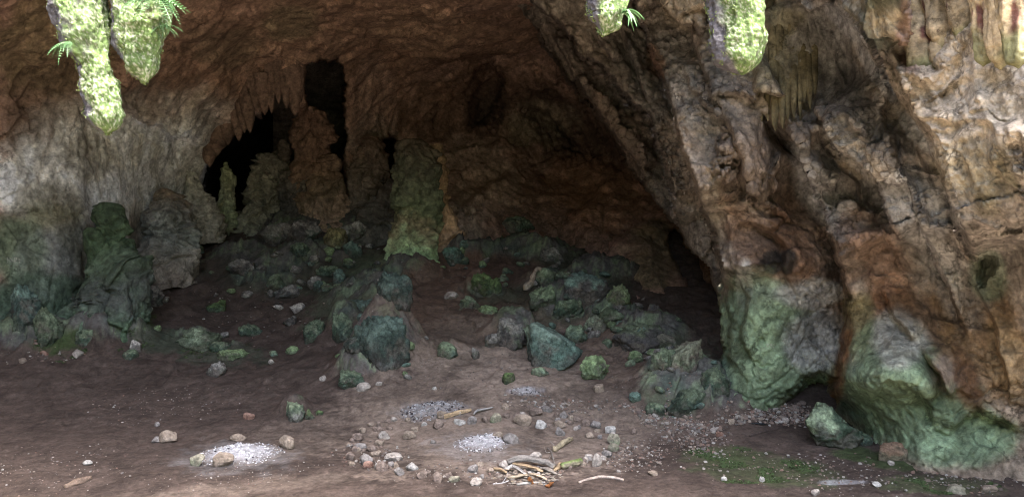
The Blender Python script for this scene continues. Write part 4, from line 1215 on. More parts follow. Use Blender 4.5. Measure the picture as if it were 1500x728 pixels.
# ------------------------------------------------------------------ boulders
G1 = (GREEN * 0.75, TEAL, GREEN * 1.1)
G2 = (TEAL * 0.9, DGREEN, TEAL * 1.5)
G3 = (DGREEN * 1.1, TEAL * 0.7, GREEN * 0.8)
G4 = (GREY * 0.5, GREEN * 0.6, GREY * 0.8)
G5 = ([.14, .20, .10], GREEN, [.17, .24, .12])
G6 = (MOSS * 0.8, DGREEN, MOSS * 1.3)
D1 = (DGREY, TEAL * 0.8, GREY * 0.6)
BLOCK = [(-1, -.12, .02, .72), (.52, -.05, .85, .55), (0, 0, -1, .62), (.62, -.1, -.78, .72), (-.12, -1, .12, .45), (.55, -.8, .25, .62), (0, 1, .1, .5), (.75, .5, .3, .75)]
BB = [
    # u, foot v, w, h, colours, label, options
    (814, 539, 84, 64, (TEAL * 1.2, [.11, .19, .16], [.17, .24, .20]), 'large angular sea-green block with a pale streaked face, near the middle', dict(planes=BLOCK, sharp=2.2, dep=.7, rough=.06, sub=5, tilt=0, yaw=0.0, sink=.1)),
    (872, 556, 46, 35, G5, 'rounded light green boulder to the right of the big angular block', {}),
    (907, 450, 40, 34, ([.13, .17, .09], [.15, .20, .10], [.17, .21, .12]), 'cube-like pale green boulder perched on a flatter rock', dict(n=7, sharp=.9)),
    (905, 474, 56, 28, G1, 'flat green rock under the cube-like pale boulder', dict(sharp=.2)),
    (862, 440, 74, 50, (DGREY, TEAL * .8, TEAL * 1.3), 'dark leaning slab of rock behind the big angular block', dict(n=8, sharp=.8, dep=1.0, sub=5)),
    (800, 412, 32, 24, G1, 'mossy rounded rock, left one of the pair behind the dark leaning slab', {}),
    (826, 410, 36, 24, G1, 'mossy rounded rock touching the left end of the dark leaning slab from behind', {}),
    (850, 396, 28, 20, G3, 'small rounded green rock uphill of the dark leaning slab', {}),
    (796, 465, 42, 40, (GREEN * .7, DGREY, [.16, .22, .13]), 'pale-topped green rock between the mossy outcrop and the dark slab', {}),
    (832, 462, 50, 34, G3, 'knobbly green rock at the lower edge of the dark leaning slab', dict(rough=.2)),
    (748, 492, 50, 48, (DGREY, GREEN * .7, GREY * .7), 'rough grey-green rock left of the big angular block, uphill', dict(rough=.2, sub=5)),
    (724, 500, 30, 22, G4, 'low grey-green rock at the left foot of the rough grey-green one', {}),
    (773, 485, 30, 26, G1, 'green rock leaning on the upper left corner of the big angular block', {}),
    (845, 503, 36, 26, G1, 'green rock half hidden behind the right end of the big angular block', {}),
    (874, 492, 36, 30, ([.15, .16, .12], GREEN, [.17, .20, .14]), 'pale speckled green rock below the cube-like boulder', {}),
    (948, 505, 96, 44, (DGREY * 1.2, [.11, .09, .07], GREEN * .8), 'long dark slab ledge sloping right towards the deep recess', dict(n=8, sharp=.7, dep=1.0, sub=5)),
    (945, 520, 26, 28, G2, 'small teal rock wedged against the front of the long slab ledge', {}),
    (975, 500, 50, 26, ([.13, .11, .09], GREEN * .7, [.16, .15, .12]), 'tan and green rock on the right end of the long slab ledge', {}),
    (932, 532, 24, 18, G5, 'bright green rock in front of the long slab ledge', {}),
    (889, 514, 18, 14, G1, 'small green rock between the rounded light boulder and the slab ledge', {}),
    (905, 508, 22, 12, G3, 'low dark green rock left of the slab ledge', {}),
    (1010, 545, 60, 50, ([.14, .12, .10], GREEN * .8, [.17, .18, .13]), 'pale and green rock rising towards the dark recess', dict(sub=5, rough=.18)),
    (975, 560, 46, 36, G1, 'green lichen-stained rock in the slope left of the wall foot', dict(rough=.18)),
    (1012, 592, 66, 44, (DGREEN * .8, TEAL * .8, GREEN * .6), 'dark blue-green boulder at the left foot of the right wall', dict(sub=5, rough=.16)),
    (1052, 580, 44, 40, G3, 'dark green boulder tucked into the corner below the right wall', dict(rough=.16)),
    (932, 573, 20, 15, G2, 'little dark teal stone near the rubble strip', {}),
    (962, 584, 30, 22, G3, 'dark green stone beside the dark blue-green boulder', {}),
    (745, 560, 20, 18, G6, 'small mossy stone on the dusty floor left of the big block', {}),
    (792, 552, 28, 12, G1, 'low flat green stone below the big angular block', dict(sink=.4)),
    (655, 516, 32, 26, G1, 'pointed green slab fragment on the bare brown slope', dict(n=6, sharp=1.0)),
    (697, 520, 14, 17, G4, 'little grey-green stone on the slope right of the pointed fragment', {}),
    (708, 440, 46, 34, G6, 'moss-covered rock in the cluster above the bare slope', dict(rough=.2)),
    (724, 415, 22, 26, G6, 'upright mossy knob on the moss-covered cluster', {}),
    (690, 452, 40, 18, G1, 'low pale green rock at the lower left of the mossy cluster', dict(sink=.35)),
    (712, 460, 36, 12, G5, 'flat bright green stone at the lower edge of the mossy cluster', dict(sink=.4)),
    (665, 371, 36, 30, (TEAL * 1.1, TEAL, [.10, .19, .15]), 'teal rock at the right foot of the tall green column', {}),
    (680, 372, 22, 15, G2, 'small teal rock beside the teal rock under the column', {}),
    (760, 362, 50, 26, G3, 'dark green rock lump below the far slope', dict(rough=.2)),
    (810, 366, 40, 22, G4, 'grey-green rock lump at the foot of the far slope', dict(rough=.2)),
    (500, 478, 40, 44, G3, 'upper left knob of the dark teal outcrop', dict(rough=.2)),
    (552, 535, 92, 84, (TEAL * .45, DGREY * .8, TEAL * .9), 'big dark teal outcrop rising from the floor at centre left', dict(sub=5, rough=.22, n=9, sharp=.6, dep=.9, tilt=35)),
    (575, 490, 56, 50, (TEAL * .55, DGREY, TEAL), 'dark teal rock crowning the upper right of the big outcrop', dict(sub=5, rough=.2, sharp=.6)),
    (524, 545, 50, 34, (TEAL * .5, DGREEN, TEAL * .9), 'dark teal rock at the lower left of the big outcrop', dict(rough=.2)),
    (513, 572, 42, 28, G3, 'green-stained rock forming the tip of the big dark outcrop', {}),
    (459, 503, 40, 33, G3, 'mossy dome-shaped boulder left of the big dark outcrop', dict(n=18, sharp=.1)),
    (426, 520, 21, 13, G5, 'small green stone below the mossy dome-shaped boulder', {}),
    (399, 521, 14, 9, G1, 'tiny green stone left of the small green stone', {}),
    (515, 388, 30, 28, G2, 'teal angular boulder on the slope left of the tall column', {}),
    (496, 415, 20, 25, G2, 'upright teal stone below the teal angular boulder', {}),
    (418, 430, 44, 24, D1, 'grey angular slab boulder on the dark left floor', dict(n=8, sharp=.9)),
    (401, 407, 32, 25, G1, 'green rounded rock uphill of the grey angular slab', {}),
    (434, 451, 30, 14, (GREY * .8, GREY * .6, PALE * .7), 'pale flat stone downhill of the grey angular slab', {}),
    (407, 454, 17, 9, (GREY, GREY, PALE * .8), 'small pale stone left of the pale flat stone', {}),
    (436, 379, 38, 22, G3, 'dark green rock below the tall brown pinnacle', {}),
    (478, 393, 38, 18, G3, 'low dark green rock left of the upright teal stone', {}),
    (459, 416, 22, 18, G4, 'grey-green stone right of the grey angular slab', {}),
    (466, 428, 20, 16, G2, 'dark teal stone just right of the grey-green stone', {}),
    (422, 477, 21, 16, D1, 'dark stone between the pale flat stone and the dome-shaped boulder', {}),
    (350, 396, 40, 28, D1, 'large dark rock in the gloom below the stubby fluted stalagmite', {}),
    (290, 369, 18, 14, G1, 'small green stone near the grey streaked stump', {}),
    (313, 353, 30, 21, ([.11, .10, .06], OLIVE * .6, GREEN * .6), 'brownish green rock at the entrance of the far chamber', {}),
    (350, 329, 26, 16, (GREY, GREY * .8, PALE * .8), 'pale stone at the foot of the slim pointed stalagmite', {}),
    (282, 506, 64, 32, (GREEN * .7, [.11, .14, .10], [.15, .19, .13]), 'broad rounded grey-green boulder on the dark left floor', dict(n=16, sharp=.15)),
    (318, 508, 34, 16, G3, 'low dark green rock at the right flank of the broad rounded boulder', dict(sink=.35)),
    (363, 494, 34, 20, G3, 'dark green low boulder right of the broad rounded one', {}),
    (311, 452, 36, 18, G6, 'mossy hump uphill of the broad rounded boulder', dict(n=16, sharp=.1)),
    (336, 529, 46, 15, G5, 'low bright green rock in front of the broad rounded boulder', dict(sink=.35)),
    (312, 552, 30, 22, G4, 'grey-green rock in front of the low bright green rock', {}),
    (196, 515, 15, 18, (GREY * .8, GREY * .6, PALE * .7), 'little upright pale stone on the left floor', {}),
    (186, 526, 22, 14, G3, 'dark green stone at the foot of the little upright pale stone', {}),
    (430, 606, 30, 30, (DGREEN * 1.2, GREY * .6, [.15, .19, .12]), 'mossy boulder standing alone on the open floor left of the ring', {}),
    (452, 616, 16, 16, (EARTH * 2, DGREEN, MOSS), 'brown and green stone just right of the lone mossy boulder', {}),
    (467, 609, 13, 8, G6, 'tiny mossy stone at the right of the lone mossy boulder', {}),
    (120, 470, 34, 26, G3, 'dark green rock left of the foot of the moss-green stalagmite', {}),
    (205, 452, 50, 34, D1, 'blackish rock at the right foot of the moss-green stalagmite', dict(rough=.2)),
    (20, 505, 60, 70, (TEAL * .9, GREEN * .7, TEAL * 1.4), 'ridged green rock leaning against the left wall at the picture edge', dict(sub=5, rough=.2)),
    (62, 500, 46, 60, (GREEN * .6, DGREEN, GREEN), 'dark green rock right of the ridged green one on the left wall', dict(sub=5, rough=.2)),
    (1232, 662, 94, 64, (DGREEN * 1.2, GREY * .6, [.19, .25, .16]), 'big lumpy green boulder in front of the hollow in the right wall', dict(sub=5, rough=.2, n=10, dep=.8)),
    (1268, 655, 36, 26, G3, 'dark green rock behind the right end of the big lumpy boulder', {}),
    (540, 330, 90, 40, (GREY * .5, TEAL * .7, GREY * .8), 'pale-edged grey outcrop behind the tall column, on its left', dict(sub=5, rough=.2, tilt=30)),
    (396, 352, 54, 34, G4, 'grey-green rock mass under the stubby fluted stalagmite', dict(rough=.2)),
    (443, 354, 48, 36, D1, 'dark grey-blue rock mass under the dark stump', dict(rough=.2)),
    (488, 352, 38, 36, (OLIVE * .7, GREEN * .6, OLIVE), 'olive rock at the right foot of the tall brown pinnacle', dict(rough=.2)),
    (250, 388, 60, 30, (GREY * .6, GREY * .4, GREY * .8), 'grey rock apron at the foot of the grey streaked stump', dict(rough=.2, sink=.4)),
    (512, 360, 50, 30, G4, 'grey-green rock under the pale-edged outcrop', dict(rough=.2)),
    (560, 425, 70, 30, (GREEN * .9, [.11, .09, .07], [.15, .21, .12]), 'green-stained rock rib running down from the tall column', dict(rough=.2, sink=.4)),
    (535, 455, 60, 24, ([.09, .08, .065], GREEN * .7, TEAL), 'brown and teal rock rib above the big dark outcrop', dict(rough=.2, sink=.4)),
]
for i, (u, vb, wp, hp, cols, lab, kw) in enumerate(BB):
    kw = dict(kw)
    kw.setdefault('rough', 0.15)
    kw.setdefault('sharp', 1.3)
    kw.setdefault('n', 9)
    if wp >= 34:
        kw['sub'] = 5
    boulder('boulder', u, vb, wp, hp, cols, lab, 'boulder', 'green-stained boulders of the cave floor', 100 + i, **kw)

# slab and planks by the wall foot
boulder('rock_slab', 1320, 676, 60, 25, ([.18, .15, .11], [.20, .18, .12], [.17, .105, .075]), 'reddish brown flat stone slab lying tilted beside the big lumpy boulder', 'stone slab', None, 901, n=6, sharp=1.0, rough=.06, tilt=30, yaw=0.5, dep=.5)

# ------------------------------------------------------------------ stones of the ring and hearths
PL = ([.30, .27, .24], [.36, .33, .30], [.33, .30, .27])
TN = ([.235, .19, .15], [.27, .225, .185], [.25, .205, .165])
BR = ([.16, .125, .105], [.19, .15, .13], [.175, .14, .12])
GY = ([.19, .175, .165], [.23, .215, .205], [.21, .195, .185])
WH = ([.34, .33, .31], [.39, .38, .36], [.36, .35, .33])
GN = ([.22, .21, .16], [.16, .20, .12], [.25, .23, .18])
RD = ([.22, .13, .10], [.26, .17, .14], [.23, .15, .12])
RG = 'stones of the ring round the fire'
RING = [
    (523, 645, 17, 12, BR, 'brown pointed stone, uppermost at the left end of the ring'), (562, 643, 20, 13, PL, 'pale wedge stone at the upper left of the ring'), (560, 634, 10, 8, BR, 'small brown stone behind the pale wedge stone'),
    (570, 630, 11, 6, BR, 'small flat brown stone right behind the pale wedge stone'), (555, 654, 16, 11, TN, 'smooth tan pebble stone below the pale wedge stone'), (527, 660, 22, 12, GY, 'flat grey-brown stone at the left end of the ring'),
    (544, 662, 18, 10, BR, 'brown stone touching the flat grey-brown one'), (550, 669, 18, 10, TN, 'rounded tan stone in the left cluster of the ring'), (512, 674, 16, 13, BR, 'outermost brown stone at the left tip of the ring'),
    (535, 682, 23, 19, GY, 'biggest grey stone of the left cluster of the ring'), (538, 686, 17, 12, RD, 'reddish stone lying against the biggest grey one'), (515, 682, 12, 6, TN, 'flat tan chip below the left tip of the ring'),
    (559, 690, 22, 15, BR, 'brown broken stone at the lower left of the ring'), (575, 676, 32, 13, PL, 'long pale curved stone inside the left side of the ring'), (584, 697, 17, 15, GY, 'grey notched stone at the lower left of the ring'),
    (603, 690, 22, 12, WH, 'whitish block stone on the front left of the ring'), (618, 701, 20, 12, BR, 'brown cracked stone right of the whitish block'), (641, 706, 17, 17, BR, 'brown pyramid stone at the front of the ring'),
    (656, 700, 14, 10, BR, 'dull brown stone behind the green-spotted one'), (665, 707, 19, 11, GN, 'stone with a green spot at the front of the ring'), (697, 712, 21, 12, PL, 'pale stone frontmost of the ring, near the woodpile'),
    (692, 693, 18, 14, GY, 'dark grey stone inside the front of the ring'), (703, 684, 14, 8, TN, 'flat tan stone behind the dark grey stone'), (599, 644, 23, 14, TN, 'squared tan stone at the back left of the ring'),
    (607, 633, 14, 9, TN, 'light tan stone behind the squared one'), (621, 624, 11, 7, WH, 'small white stone at the back of the ring'), (641, 629, 19, 17, BR, 'stacked brown stone next to the small white one'),
    (647, 614, 17, 14, TN, 'tan stone at the left end of the pale log'), (673, 623, 21, 10, WH, 'white oblong stone below the pale log'), (691, 622, 17, 14, GY, 'grey split stone right of the white oblong'),
    (710, 620, 11, 12, BR, 'narrow brown stone at the back of the ring'), (726, 620, 20, 17, GN, 'squarish green-grey stone at the back of the ring'), (765, 625, 32, 20, TN, 'large tan stone with a hollow, at the back of the ring'),
    (785, 611, 24, 15, BR, 'brown stone behind the large tan hollow one'), (793, 628, 22, 15, WH, 'bright grey-white stone right of the large tan hollow one'), (815, 612, 11, 9, BR, 'small brown stone at the back right arc'),
    (826, 613, 14, 12, GY, 'blue-grey stone on the back right arc'), (821, 639, 17, 15, GY, 'squarish grey stone standing inside the ring at right'), (819, 627, 22, 11, TN, 'flat tan stone on top of the squarish grey one'),
    (837, 616, 9, 9, TN, 'small tan stone in the row at the back right'), (846, 619, 14, 10, BR, 'brown stone in the row at the back right'), (859, 625, 15, 12, BR, 'rounded brown stone at the right end of the back row'),
    (873, 628, 18, 13, GY, 'grey rough stone at the bend of the right arc'), (864, 643, 15, 11, TN, 'tan stone alone inside the right arc'), (895, 636, 18, 13, WH, 'white stone on top of the right end of the ring'),
    (900, 652, 22, 19, GN, 'greenish stone under the white one at the right end'), (899, 662, 19, 15, GN, 'green and grey stone below the greenish one'), (889, 671, 18, 12, GY, 'low grey stone at the lower right of the ring'),
    (875, 684, 17, 23, PL, 'upright pale two-lobed stone at the lower right of the ring'), (748, 650, 27, 16, GY, 'smooth rounded grey stone beside the ashes'), (728, 643, 19, 12, TN, 'light tan stone between the ashes and the rounded grey stone'),
    (784, 675, 23, 14, PL, 'pale rounded stone on top of the woodpile'), (719, 693, 11, 9, TN, 'small tan stone at the left end of the woodpile'), (738, 686, 17, 13, PL, 'pale cracked stone at the upper left of the woodpile'),
    (634, 650, 9, 6, GY, 'small grey pebble stone alone inside the ring'), (806, 627, 11, 7, BR, 'little brown stone left of the flat tan one'),
]
LOOSE = [
    (531, 574, 22, 13, PL, 'pale stone at the tip of the big dark outcrop'), (554, 565, 11, 6, PL, 'small pale stone right of the tip of the dark outcrop'), (636, 571, 8, 5, WH, 'white chip on the dusty floor behind the ring'),
    (878, 575, 17, 12, TN, 'tan stone below the rounded light green boulder'), (929, 636, 10, 8, BR, 'brown pebble stone just outside the right end of the ring'), (243, 650, 25, 19, TN, 'big tan-brown stone left of the ash heap'),
    (227, 649, 14, 9, GY, 'grey stone against the left side of the big tan-brown one'), (229, 625, 9, 7, GY, 'small pale stone behind the big tan-brown one'), (363, 615, 17, 10, RD, 'reddish rough stone on the floor behind the ash heap'),
    (418, 658, 24, 20, TN, 'rounded tan stone at the right end of the ash heap'), (287, 683, 20, 17, GN, 'yellowish stone at the left end of the ash heap'), (324, 685, 32, 20, TN, 'large smooth brown stone in the front of the ash heap'),
    (345, 647, 24, 9, TN, 'flat tan stone on the back of the ash heap'), (126, 682, 14, 7, WH, 'white stone chip on the front left floor'), (472, 557, 12, 8, PL, 'pale pebble stone on the dark floor left of the outcrop'),
    (397, 534, 9, 8, PL, 'small pale stone below the tiny green one'), (661, 430, 24, 12, PL, 'pale elongated stone high on the bare brown slope'), (525, 475, 17, 10, ([.16, .22, .14], GREEN, [.2, .27, .18]), 'pale green stone lying on the dark outcrop'),
    (1286, 713, 14, 7, WH, 'white pebble stone on the moss at the front right'), (1196, 726, 13, 9, PL, 'pale pebble stone at the bottom edge, right of centre'), (1453, 722, 28, 9, TN, 'flat tan stone near the bottom right corner'),
    (1391, 694, 11, 9, RD, 'reddish stone below the foot of the right wall'), (1307, 682, 11, 7, PL, 'pale chip below the tilted reddish slab'), (1061, 705, 9, 7, WH, 'white pebble on the moss patch, left one of two'),
    (1117, 706, 9, 8, WH, 'white pebble on the moss patch, right one of two'), (957, 697, 15, 7, TN, 'flat tan pebble outside the ring at front right'), (1056, 640, 13, 8, RD, 'orange-brown stone in the rubble strip'),
    (1072, 622, 10, 9, TN, 'tan stone standing in the rubble strip'), (1152, 620, 12, 8, PL, 'pale stone left of the hollow in the right wall'), (1405, 724, 30, 12, GN, 'flat greenish stone at the bottom edge, right'),
    (110, 500, 16, 12, PL, 'pale stone below the left wall'), (62, 508, 12, 8, RD, 'reddish stone below the left wall'), (30, 512, 14, 8, TN, 'tan stone below the left wall near the picture edge'), (215, 455, 12, 6, WH, 'bluish white chip at the foot of the blackish rock'),
    (784, 408, 10, 8, WH, 'whitish stone beside the bone-like driftwood'), (800, 604, 20, 8, GY, 'flat grey stone behind the back right arc of the ring'), (740, 600, 12, 9, TN, 'tan pebble stone behind the large hollow one'),
]
for i, (u, vb, wp, hp, cols, lab) in enumerate(RING):
    boulder('ring_stone', u, vb, wp * .9, hp * .85, cols, lab, 'stone', RG, 400 + i, sub=3, mat=M_STONE, sink=.22, n=8, sharp=1.6, rough=.14, dep=.75, tilt=35)
rgk = np.random.default_rng(5)
for i in range(80):
    a = rgk.uniform(0, 2 * math.pi)
    q = rgk.normal(1.0, .05)
    boulder('ring_stone', 705 + 190 * q * math.cos(a), 655 + 45 * q * math.sin(a), rgk.uniform(6, 13), rgk.uniform(4, 8), (BR, BR, TN, GY, PL)[rgk.integers(5)],
            'small dull stone wedged between the larger stones of the fire ring', 'stone', 'small stones filling the ring', 800 + i, sub=2, mat=M_STONE, sink=.25, n=7, sharp=1.6, rough=.14, dep=.8, tilt=35)
for i, (u, vb, wp, hp, cols, lab) in enumerate(LOOSE):
    boulder('loose_stone', u, vb, wp, hp, cols, lab, 'stone', 'loose stones on the cave floor', 600 + i, sub=3, mat=M_STONE, sink=.22, n=8, sharp=1.6, rough=.14, dep=.75, tilt=35)

# ------------------------------------------------------------------ ashes
def chunk_field(name, pts, sizes, cols, mat, parent=None, seed=5, label=None, cat=None, kind='stuff', loc=None, sub=1, flat=0.75):
    """many small angular bits joined into one mesh"""
    rg = np.random.default_rng(seed)
    D, F = ico(sub)
    n, m = len(pts), len(D)
    base = [rock_shape(3000 + k, sub, n=7, sharp=1, rough=.15)[0] - np.array([0, 0, .35]) for k in range(10)]
    V = np.zeros((n, m, 3))
    Cc = np.zeros((n, m, 3))
    for i in range(n):
        b = base[i % 10]
        a = rg.uniform(0, 6.28)
        R = np.array([[math.cos(a), -math.sin(a), 0], [math.sin(a), math.cos(a), 0], [0, 0, 1]])
        V[i] = (b * np.array([rg.uniform(.8, 1.3), rg.uniform(.6, 1.0), flat * rg.uniform(.6, 1.1)]) * sizes[i]) @ R.T + pts[i]
        Cc[i] = cols[i] * rg.uniform(.85, 1.15, (m, 1))
    FF = (F[None] + (np.arange(n) * m)[:, None, None]).reshape(-1, 3)
    l0 = np.zeros(3) if loc is None else loc
    me = mesh_np(name, V.reshape(-1, 3) - (l0 if parent is None else l0), FF, Cc.reshape(-1, 3), False, mat)
    o = link(name, me, parent, None if parent is not None else l0)
    return tag(o, label, cat, None, kind)


def ash_heap(u, v, ru, rv, height, label, n, seed, white=1.0, dark=0.25, csize=(2.0, 5.0)):
    """a low mound of ash with crumbled white lumps and bits of charcoal on it"""
    rg = np.random.default_rng(seed)
    P0, d0 = hit_floor(u, v)
    P0, d0 = P0[0], d0[0]
    A = ru * d0 / FPX
    Pb, _ = hit_floor([u, u], [v - rv, v + rv])
    B = abs(Pb[0, 1] - Pb[1, 1]) / 2
    g = np.linspace(-1.25, 1.25, 90)
    X, Y = np.meshgrid(g, g)
    rr = np.hypot(X, Y) + 0.22 * fbm(np.stack([X * 2 + seed, Y * 2, 0 * X], -1), 3)
    Z = height * (1 - sstep(rr, 0.1, 1.0)) * (0.8 + 0.5 * fbm(np.stack([X * 3, Y * 3 + seed, 0 * X], -1), 3)) + 0.25 * height * (1 - sstep(rr, .5, 1.05)) * fbm(np.stack([X * 9, Y * 9 + seed, 0 * X], -1), 3) - 0.012 * sstep(rr, 0.9, 1.1)
    wx, wy = P0[0] + X * A, P0[1] + Y * B
    wz = floor_h(wx, wy) + Z
    P = np.stack([wx, wy, wz], -1)
    n2 = fbm(P * 14, 4)
    f = (1 - sstep(rr + 0.5 * n2, 0.35, 0.95))[..., None] * white
    col = np.array([.17, .15, .14]) * (1 - f) + np.array([.42, .42, .44]) * f
    col = col * (1 + .5 * n2)[..., None]
    me = mesh_np('ash_heap', P.reshape(-1, 3) - P0, grid_faces(90, 90), col.reshape(-1, 3), True, M_ASH)
    o = tag(link('ash_heap', me, None, P0), label, 'ash heap', 'burnt-out fireplaces')
    a, q = rg.uniform(0, 6.28, n), np.sqrt(rg.uniform(0, 1, n)) * 0.98
    x, y = q * np.cos(a), q * np.sin(a)
    ix, iy = np.clip(((x + 1.25) / 2.5 * 89).astype(int), 0, 89), np.clip(((y + 1.25) / 2.5 * 89).astype(int), 0, 89)
    pts = P[iy, ix]
    s = rg.uniform(*csize, n) * d0 / FPX * (1.15 - 0.4 * q)
    pts[:, 2] += s * .1
    isd = rg.uniform(0, 1, n) < dark * (0.4 + q)
    cols = np.where(isd[:, None], np.array([.05, .045, .05]), np.array([.58, .58, .60]) * (0.42 + 0.58 * min(1, white)) * rg.uniform(.55, 1.1, (n, 1)))
    cols = np.where((rg.uniform(0, 1, n) < .5 * sstep(q, .6, .95))[:, None], np.array([.22, .19, .17]), cols)
    chunk_field('ash_lump', pts, s, cols, M_ASH, o, seed + 1, loc=P0)
    return o


ash_heap(350, 667, 66, 20, 0.085, 'large white ash heap with a smooth brown stone in it, front left', 620, 31, 1.0, .05, (1.0, 4.5))
ash_heap(706, 650, 44, 15, 0.06, 'white ashes with black charcoal bits inside the stone ring', 460, 32, .9, .16, (1.0, 3.8))
ash_heap(771, 572, 26, 6, 0.03, 'small bluish ash patch on the dusty floor behind the ring', 110, 33, .6, .35, (1.5, 3.5))
ash_heap(634, 601, 52, 15, 0.05, 'grey heap of stone crumbs and ash behind the ring', 460, 34, .25, .2, (1.2, 5.5))

# ------------------------------------------------------------------ wood
def stick(name, pts, label, cat, col, r_end=0.6, group=None, seed=1, mat=None, flat=1.0, nc=12, bark=0.18, moss=None, parent=None, nub=True):
    """a branch lying on the floor: pts = (u, v, height above the floor, radius) in photograph pixels"""
    rg = np.random.default_rng(seed)
    pts = np.array(pts, float)
    W, R = [], []
    for (u, v, hgt, r) in pts:
        P, d = hit_floor(u, v)
        s = d[0] / FPX
        r = r * .8
        W.append(P[0] + np.array([0, 0, hgt * s + r * s * 0.8]))
        R.append(r * s)
    W, R = np.array(W), np.array(R)
    k = np.concatenate([[0], np.cumsum(np.linalg.norm(np.diff(W, axis=0), axis=1))])
    nr = max(14, int(k[-1] / 0.02))
    t = np.linspace(0, k[-1], nr)
    Q = np.stack([np.interp(t, k, W[:, i]) for i in range(3)], -1)
    r = np.interp(t, k, R)
    for _ in range(4):
        Q[1:-1] = .25 * Q[:-2] + .5 * Q[1:-1] + .25 * Q[2:]
    Q[1:-1] += 0.6 * r[1:-1, None] * np.stack([fbm(np.stack([t * 8 + seed + 7 * i, 0 * t, 0 * t], -1), 2) for i in range(3)], -1)[1:-1]
    T = np.gradient(Q, axis=0)
    T /= np.linalg.norm(T, axis=1)[:, None]
    S = np.cross(T, [0, 0, 1.0])
    S /= np.linalg.norm(S, axis=1)[:, None] + 1e-9
    U_ = np.cross(S, T)
    th = np.linspace(0, 2 * math.pi, nc, endpoint=False)
    O = np.cos(th)[None, :, None] * S[:, None] + np.sin(th)[None, :, None] * U_[:, None]
    P = Q[:, None] + r[:, None, None] * (np.cos(th)[None, :, None] * S[:, None] + flat * np.sin(th)[None, :, None] * U_[:, None])
    n1 = fbm(np.stack([t[:, None] * 9 + 0 * th, np.cos(th)[None] * 1.5 + seed + 0 * t[:, None], np.sin(th)[None] * 1.5 + 0 * t[:, None]], -1), 3)
    n2 = fbm(np.stack([t[:, None] * 3 + 0 * th, np.cos(th)[None] * 5 + seed + 0 * t[:, None], np.sin(th)[None] * 5 + 0 * t[:, None]], -1), 3)
    P = P + O * ((n1 + n2) * r[:, None] * bark * 1.5)[..., None]
    c = np.asarray(col) * (1 + .7 * n1 + .8 * n2)[..., None]
    if moss is not None:
        f = sstep(O[..., 2] + n1 * 1.5, 0.2, .8)[..., None] * .8
        c = c * (1 - f) + np.asarray(moss) * f
    nv = nr * nc
    V = np.concatenate([P.reshape(-1, 3), (Q[0] - T[0] * r[0] * .25)[None], (Q[-1] + T[-1] * r[-1] * .25)[None]])
    cc = np.concatenate([c.reshape(-1, 3), np.array([[.42, .33, .22]] * 2) * np.mean(col) / .3])
    F = [tuple(f) for f in grid_faces(nr, nc, True)]
    F4 = np.array(F)
    tri = np.concatenate([F4[:, [0, 1, 2]], F4[:, [0, 2, 3]],
                          np.stack([np.full(nc, nv), (np.arange(nc) + 1) % nc, np.arange(nc)], -1), np.stack([np.full(nc, nv + 1), (nr - 1) * nc + np.arange(nc), (nr - 1) * nc + (np.arange(nc) + 1) % nc], -1)])
    loc = Q[0].copy() if parent is None else np.array(parent.location)
    me = mesh_np(name, V - loc, tri, cc, True, mat or M_WOOD)
    o = link(name, me, parent, loc if parent is None else None)
    return tag(o, label, cat, group) if parent is None else o


GW, YW, WW = [.19, .175, .16], [.29, .215, .135], [.42, .38, .34]
WG = 'firewood by the stone ring'
stick('log', [(651, 612, 0, 4.5), (668, 609, 1, 4), (690, 604, 2, 3)], 'pale yellow log end lying on the back stones of the ring', 'log', YW, group=WG, seed=1, bark=.3)
stick('log', [(694, 611, 3, 2.0), (700, 606, 4, 2.6), (708, 604, 3, 1.8), (722, 600, 3, 1.5)], 'pale greyish stick leaning on the back stones of the ring', 'stick', [.22, .215, .21], group=WG, seed=2, bark=.4)
stick('log', [(744, 684, 4, 5), (765, 681, 7, 6), (790, 683, 6, 5.5), (812, 689, 4, 4)], 'thick weathered grey log across the woodpile', 'log', GW, group=WG, seed=3, bark=.3)
stick('wood_splinter', [(752, 686, 6, 3.5), (772, 690, 6, 5), (795, 696, 4, 3.5)], 'broad yellow split piece of wood on the woodpile', 'split wood', YW, group=WG, seed=4, flat=.4, bark=.35)
stick('wood_splinter', [(745, 702, 1, 4), (760, 703, 3, 5), (773, 700, 3, 3)], 'pale cream bark slab at the front of the woodpile', 'split wood', [.36, .30, .22], group=WG, seed=5, flat=.5, bark=.35)
stick('wood_splinter', [(776, 698, 2, 3), (788, 700, 3, 4), (801, 704, 1, 2)], 'cream splinter right of the brown leaf', 'split wood', [.36, .29, .21], group=WG, seed=6, flat=.5, bark=.35)
stick('wood_splinter', [(723, 690, 3, 2), (735, 693, 4, 2.6), (742, 696, 3, 2)], 'short yellow stick end poking out of the woodpile at left', 'stick', YW, group=WG, seed=7)
stick('log', [(742, 694, 5, 4), (750, 690, 7, 4.5), (770, 700, 4, 3)], 'short grey bark piece at the left of the woodpile', 'bark', [.36, .34, .32], group=WG, seed=8, flat=.5, bark=.4)
stick('log', [(796, 690, 3, 4), (806, 694, 3, 5), (816, 697, 1, 3)], 'grey-brown bark slab at the right of the woodpile', 'bark', [.26, .23, .20], group=WG, seed=9, flat=.5, bark=.4)
stick('log', [(810, 690, 2, 3.5), (822, 686, 2, 5)], 'splintered yellow stub at the end of the grey log', 'split wood', YW, group=WG, seed=10, bark=.4)
stick('log', [(823, 688, 1, 6), (837, 684, 1, 6.2), (851, 680, 1, 5.6)], 'short cut log with a green mossy back, right of the woodpile', 'log', [.22, .20, .14], group=WG, seed=11, moss=[.13, .20, .05], nc=18)
stick('log', [(812, 661, 1, 5), (826, 653, 2, 5), (838, 645, 1, 3)], 'yellowish dry stem with rooty twigs, behind the mossy log', 'dry stem', [.30, .26, .18], group=WG, seed=12, bark=.3)
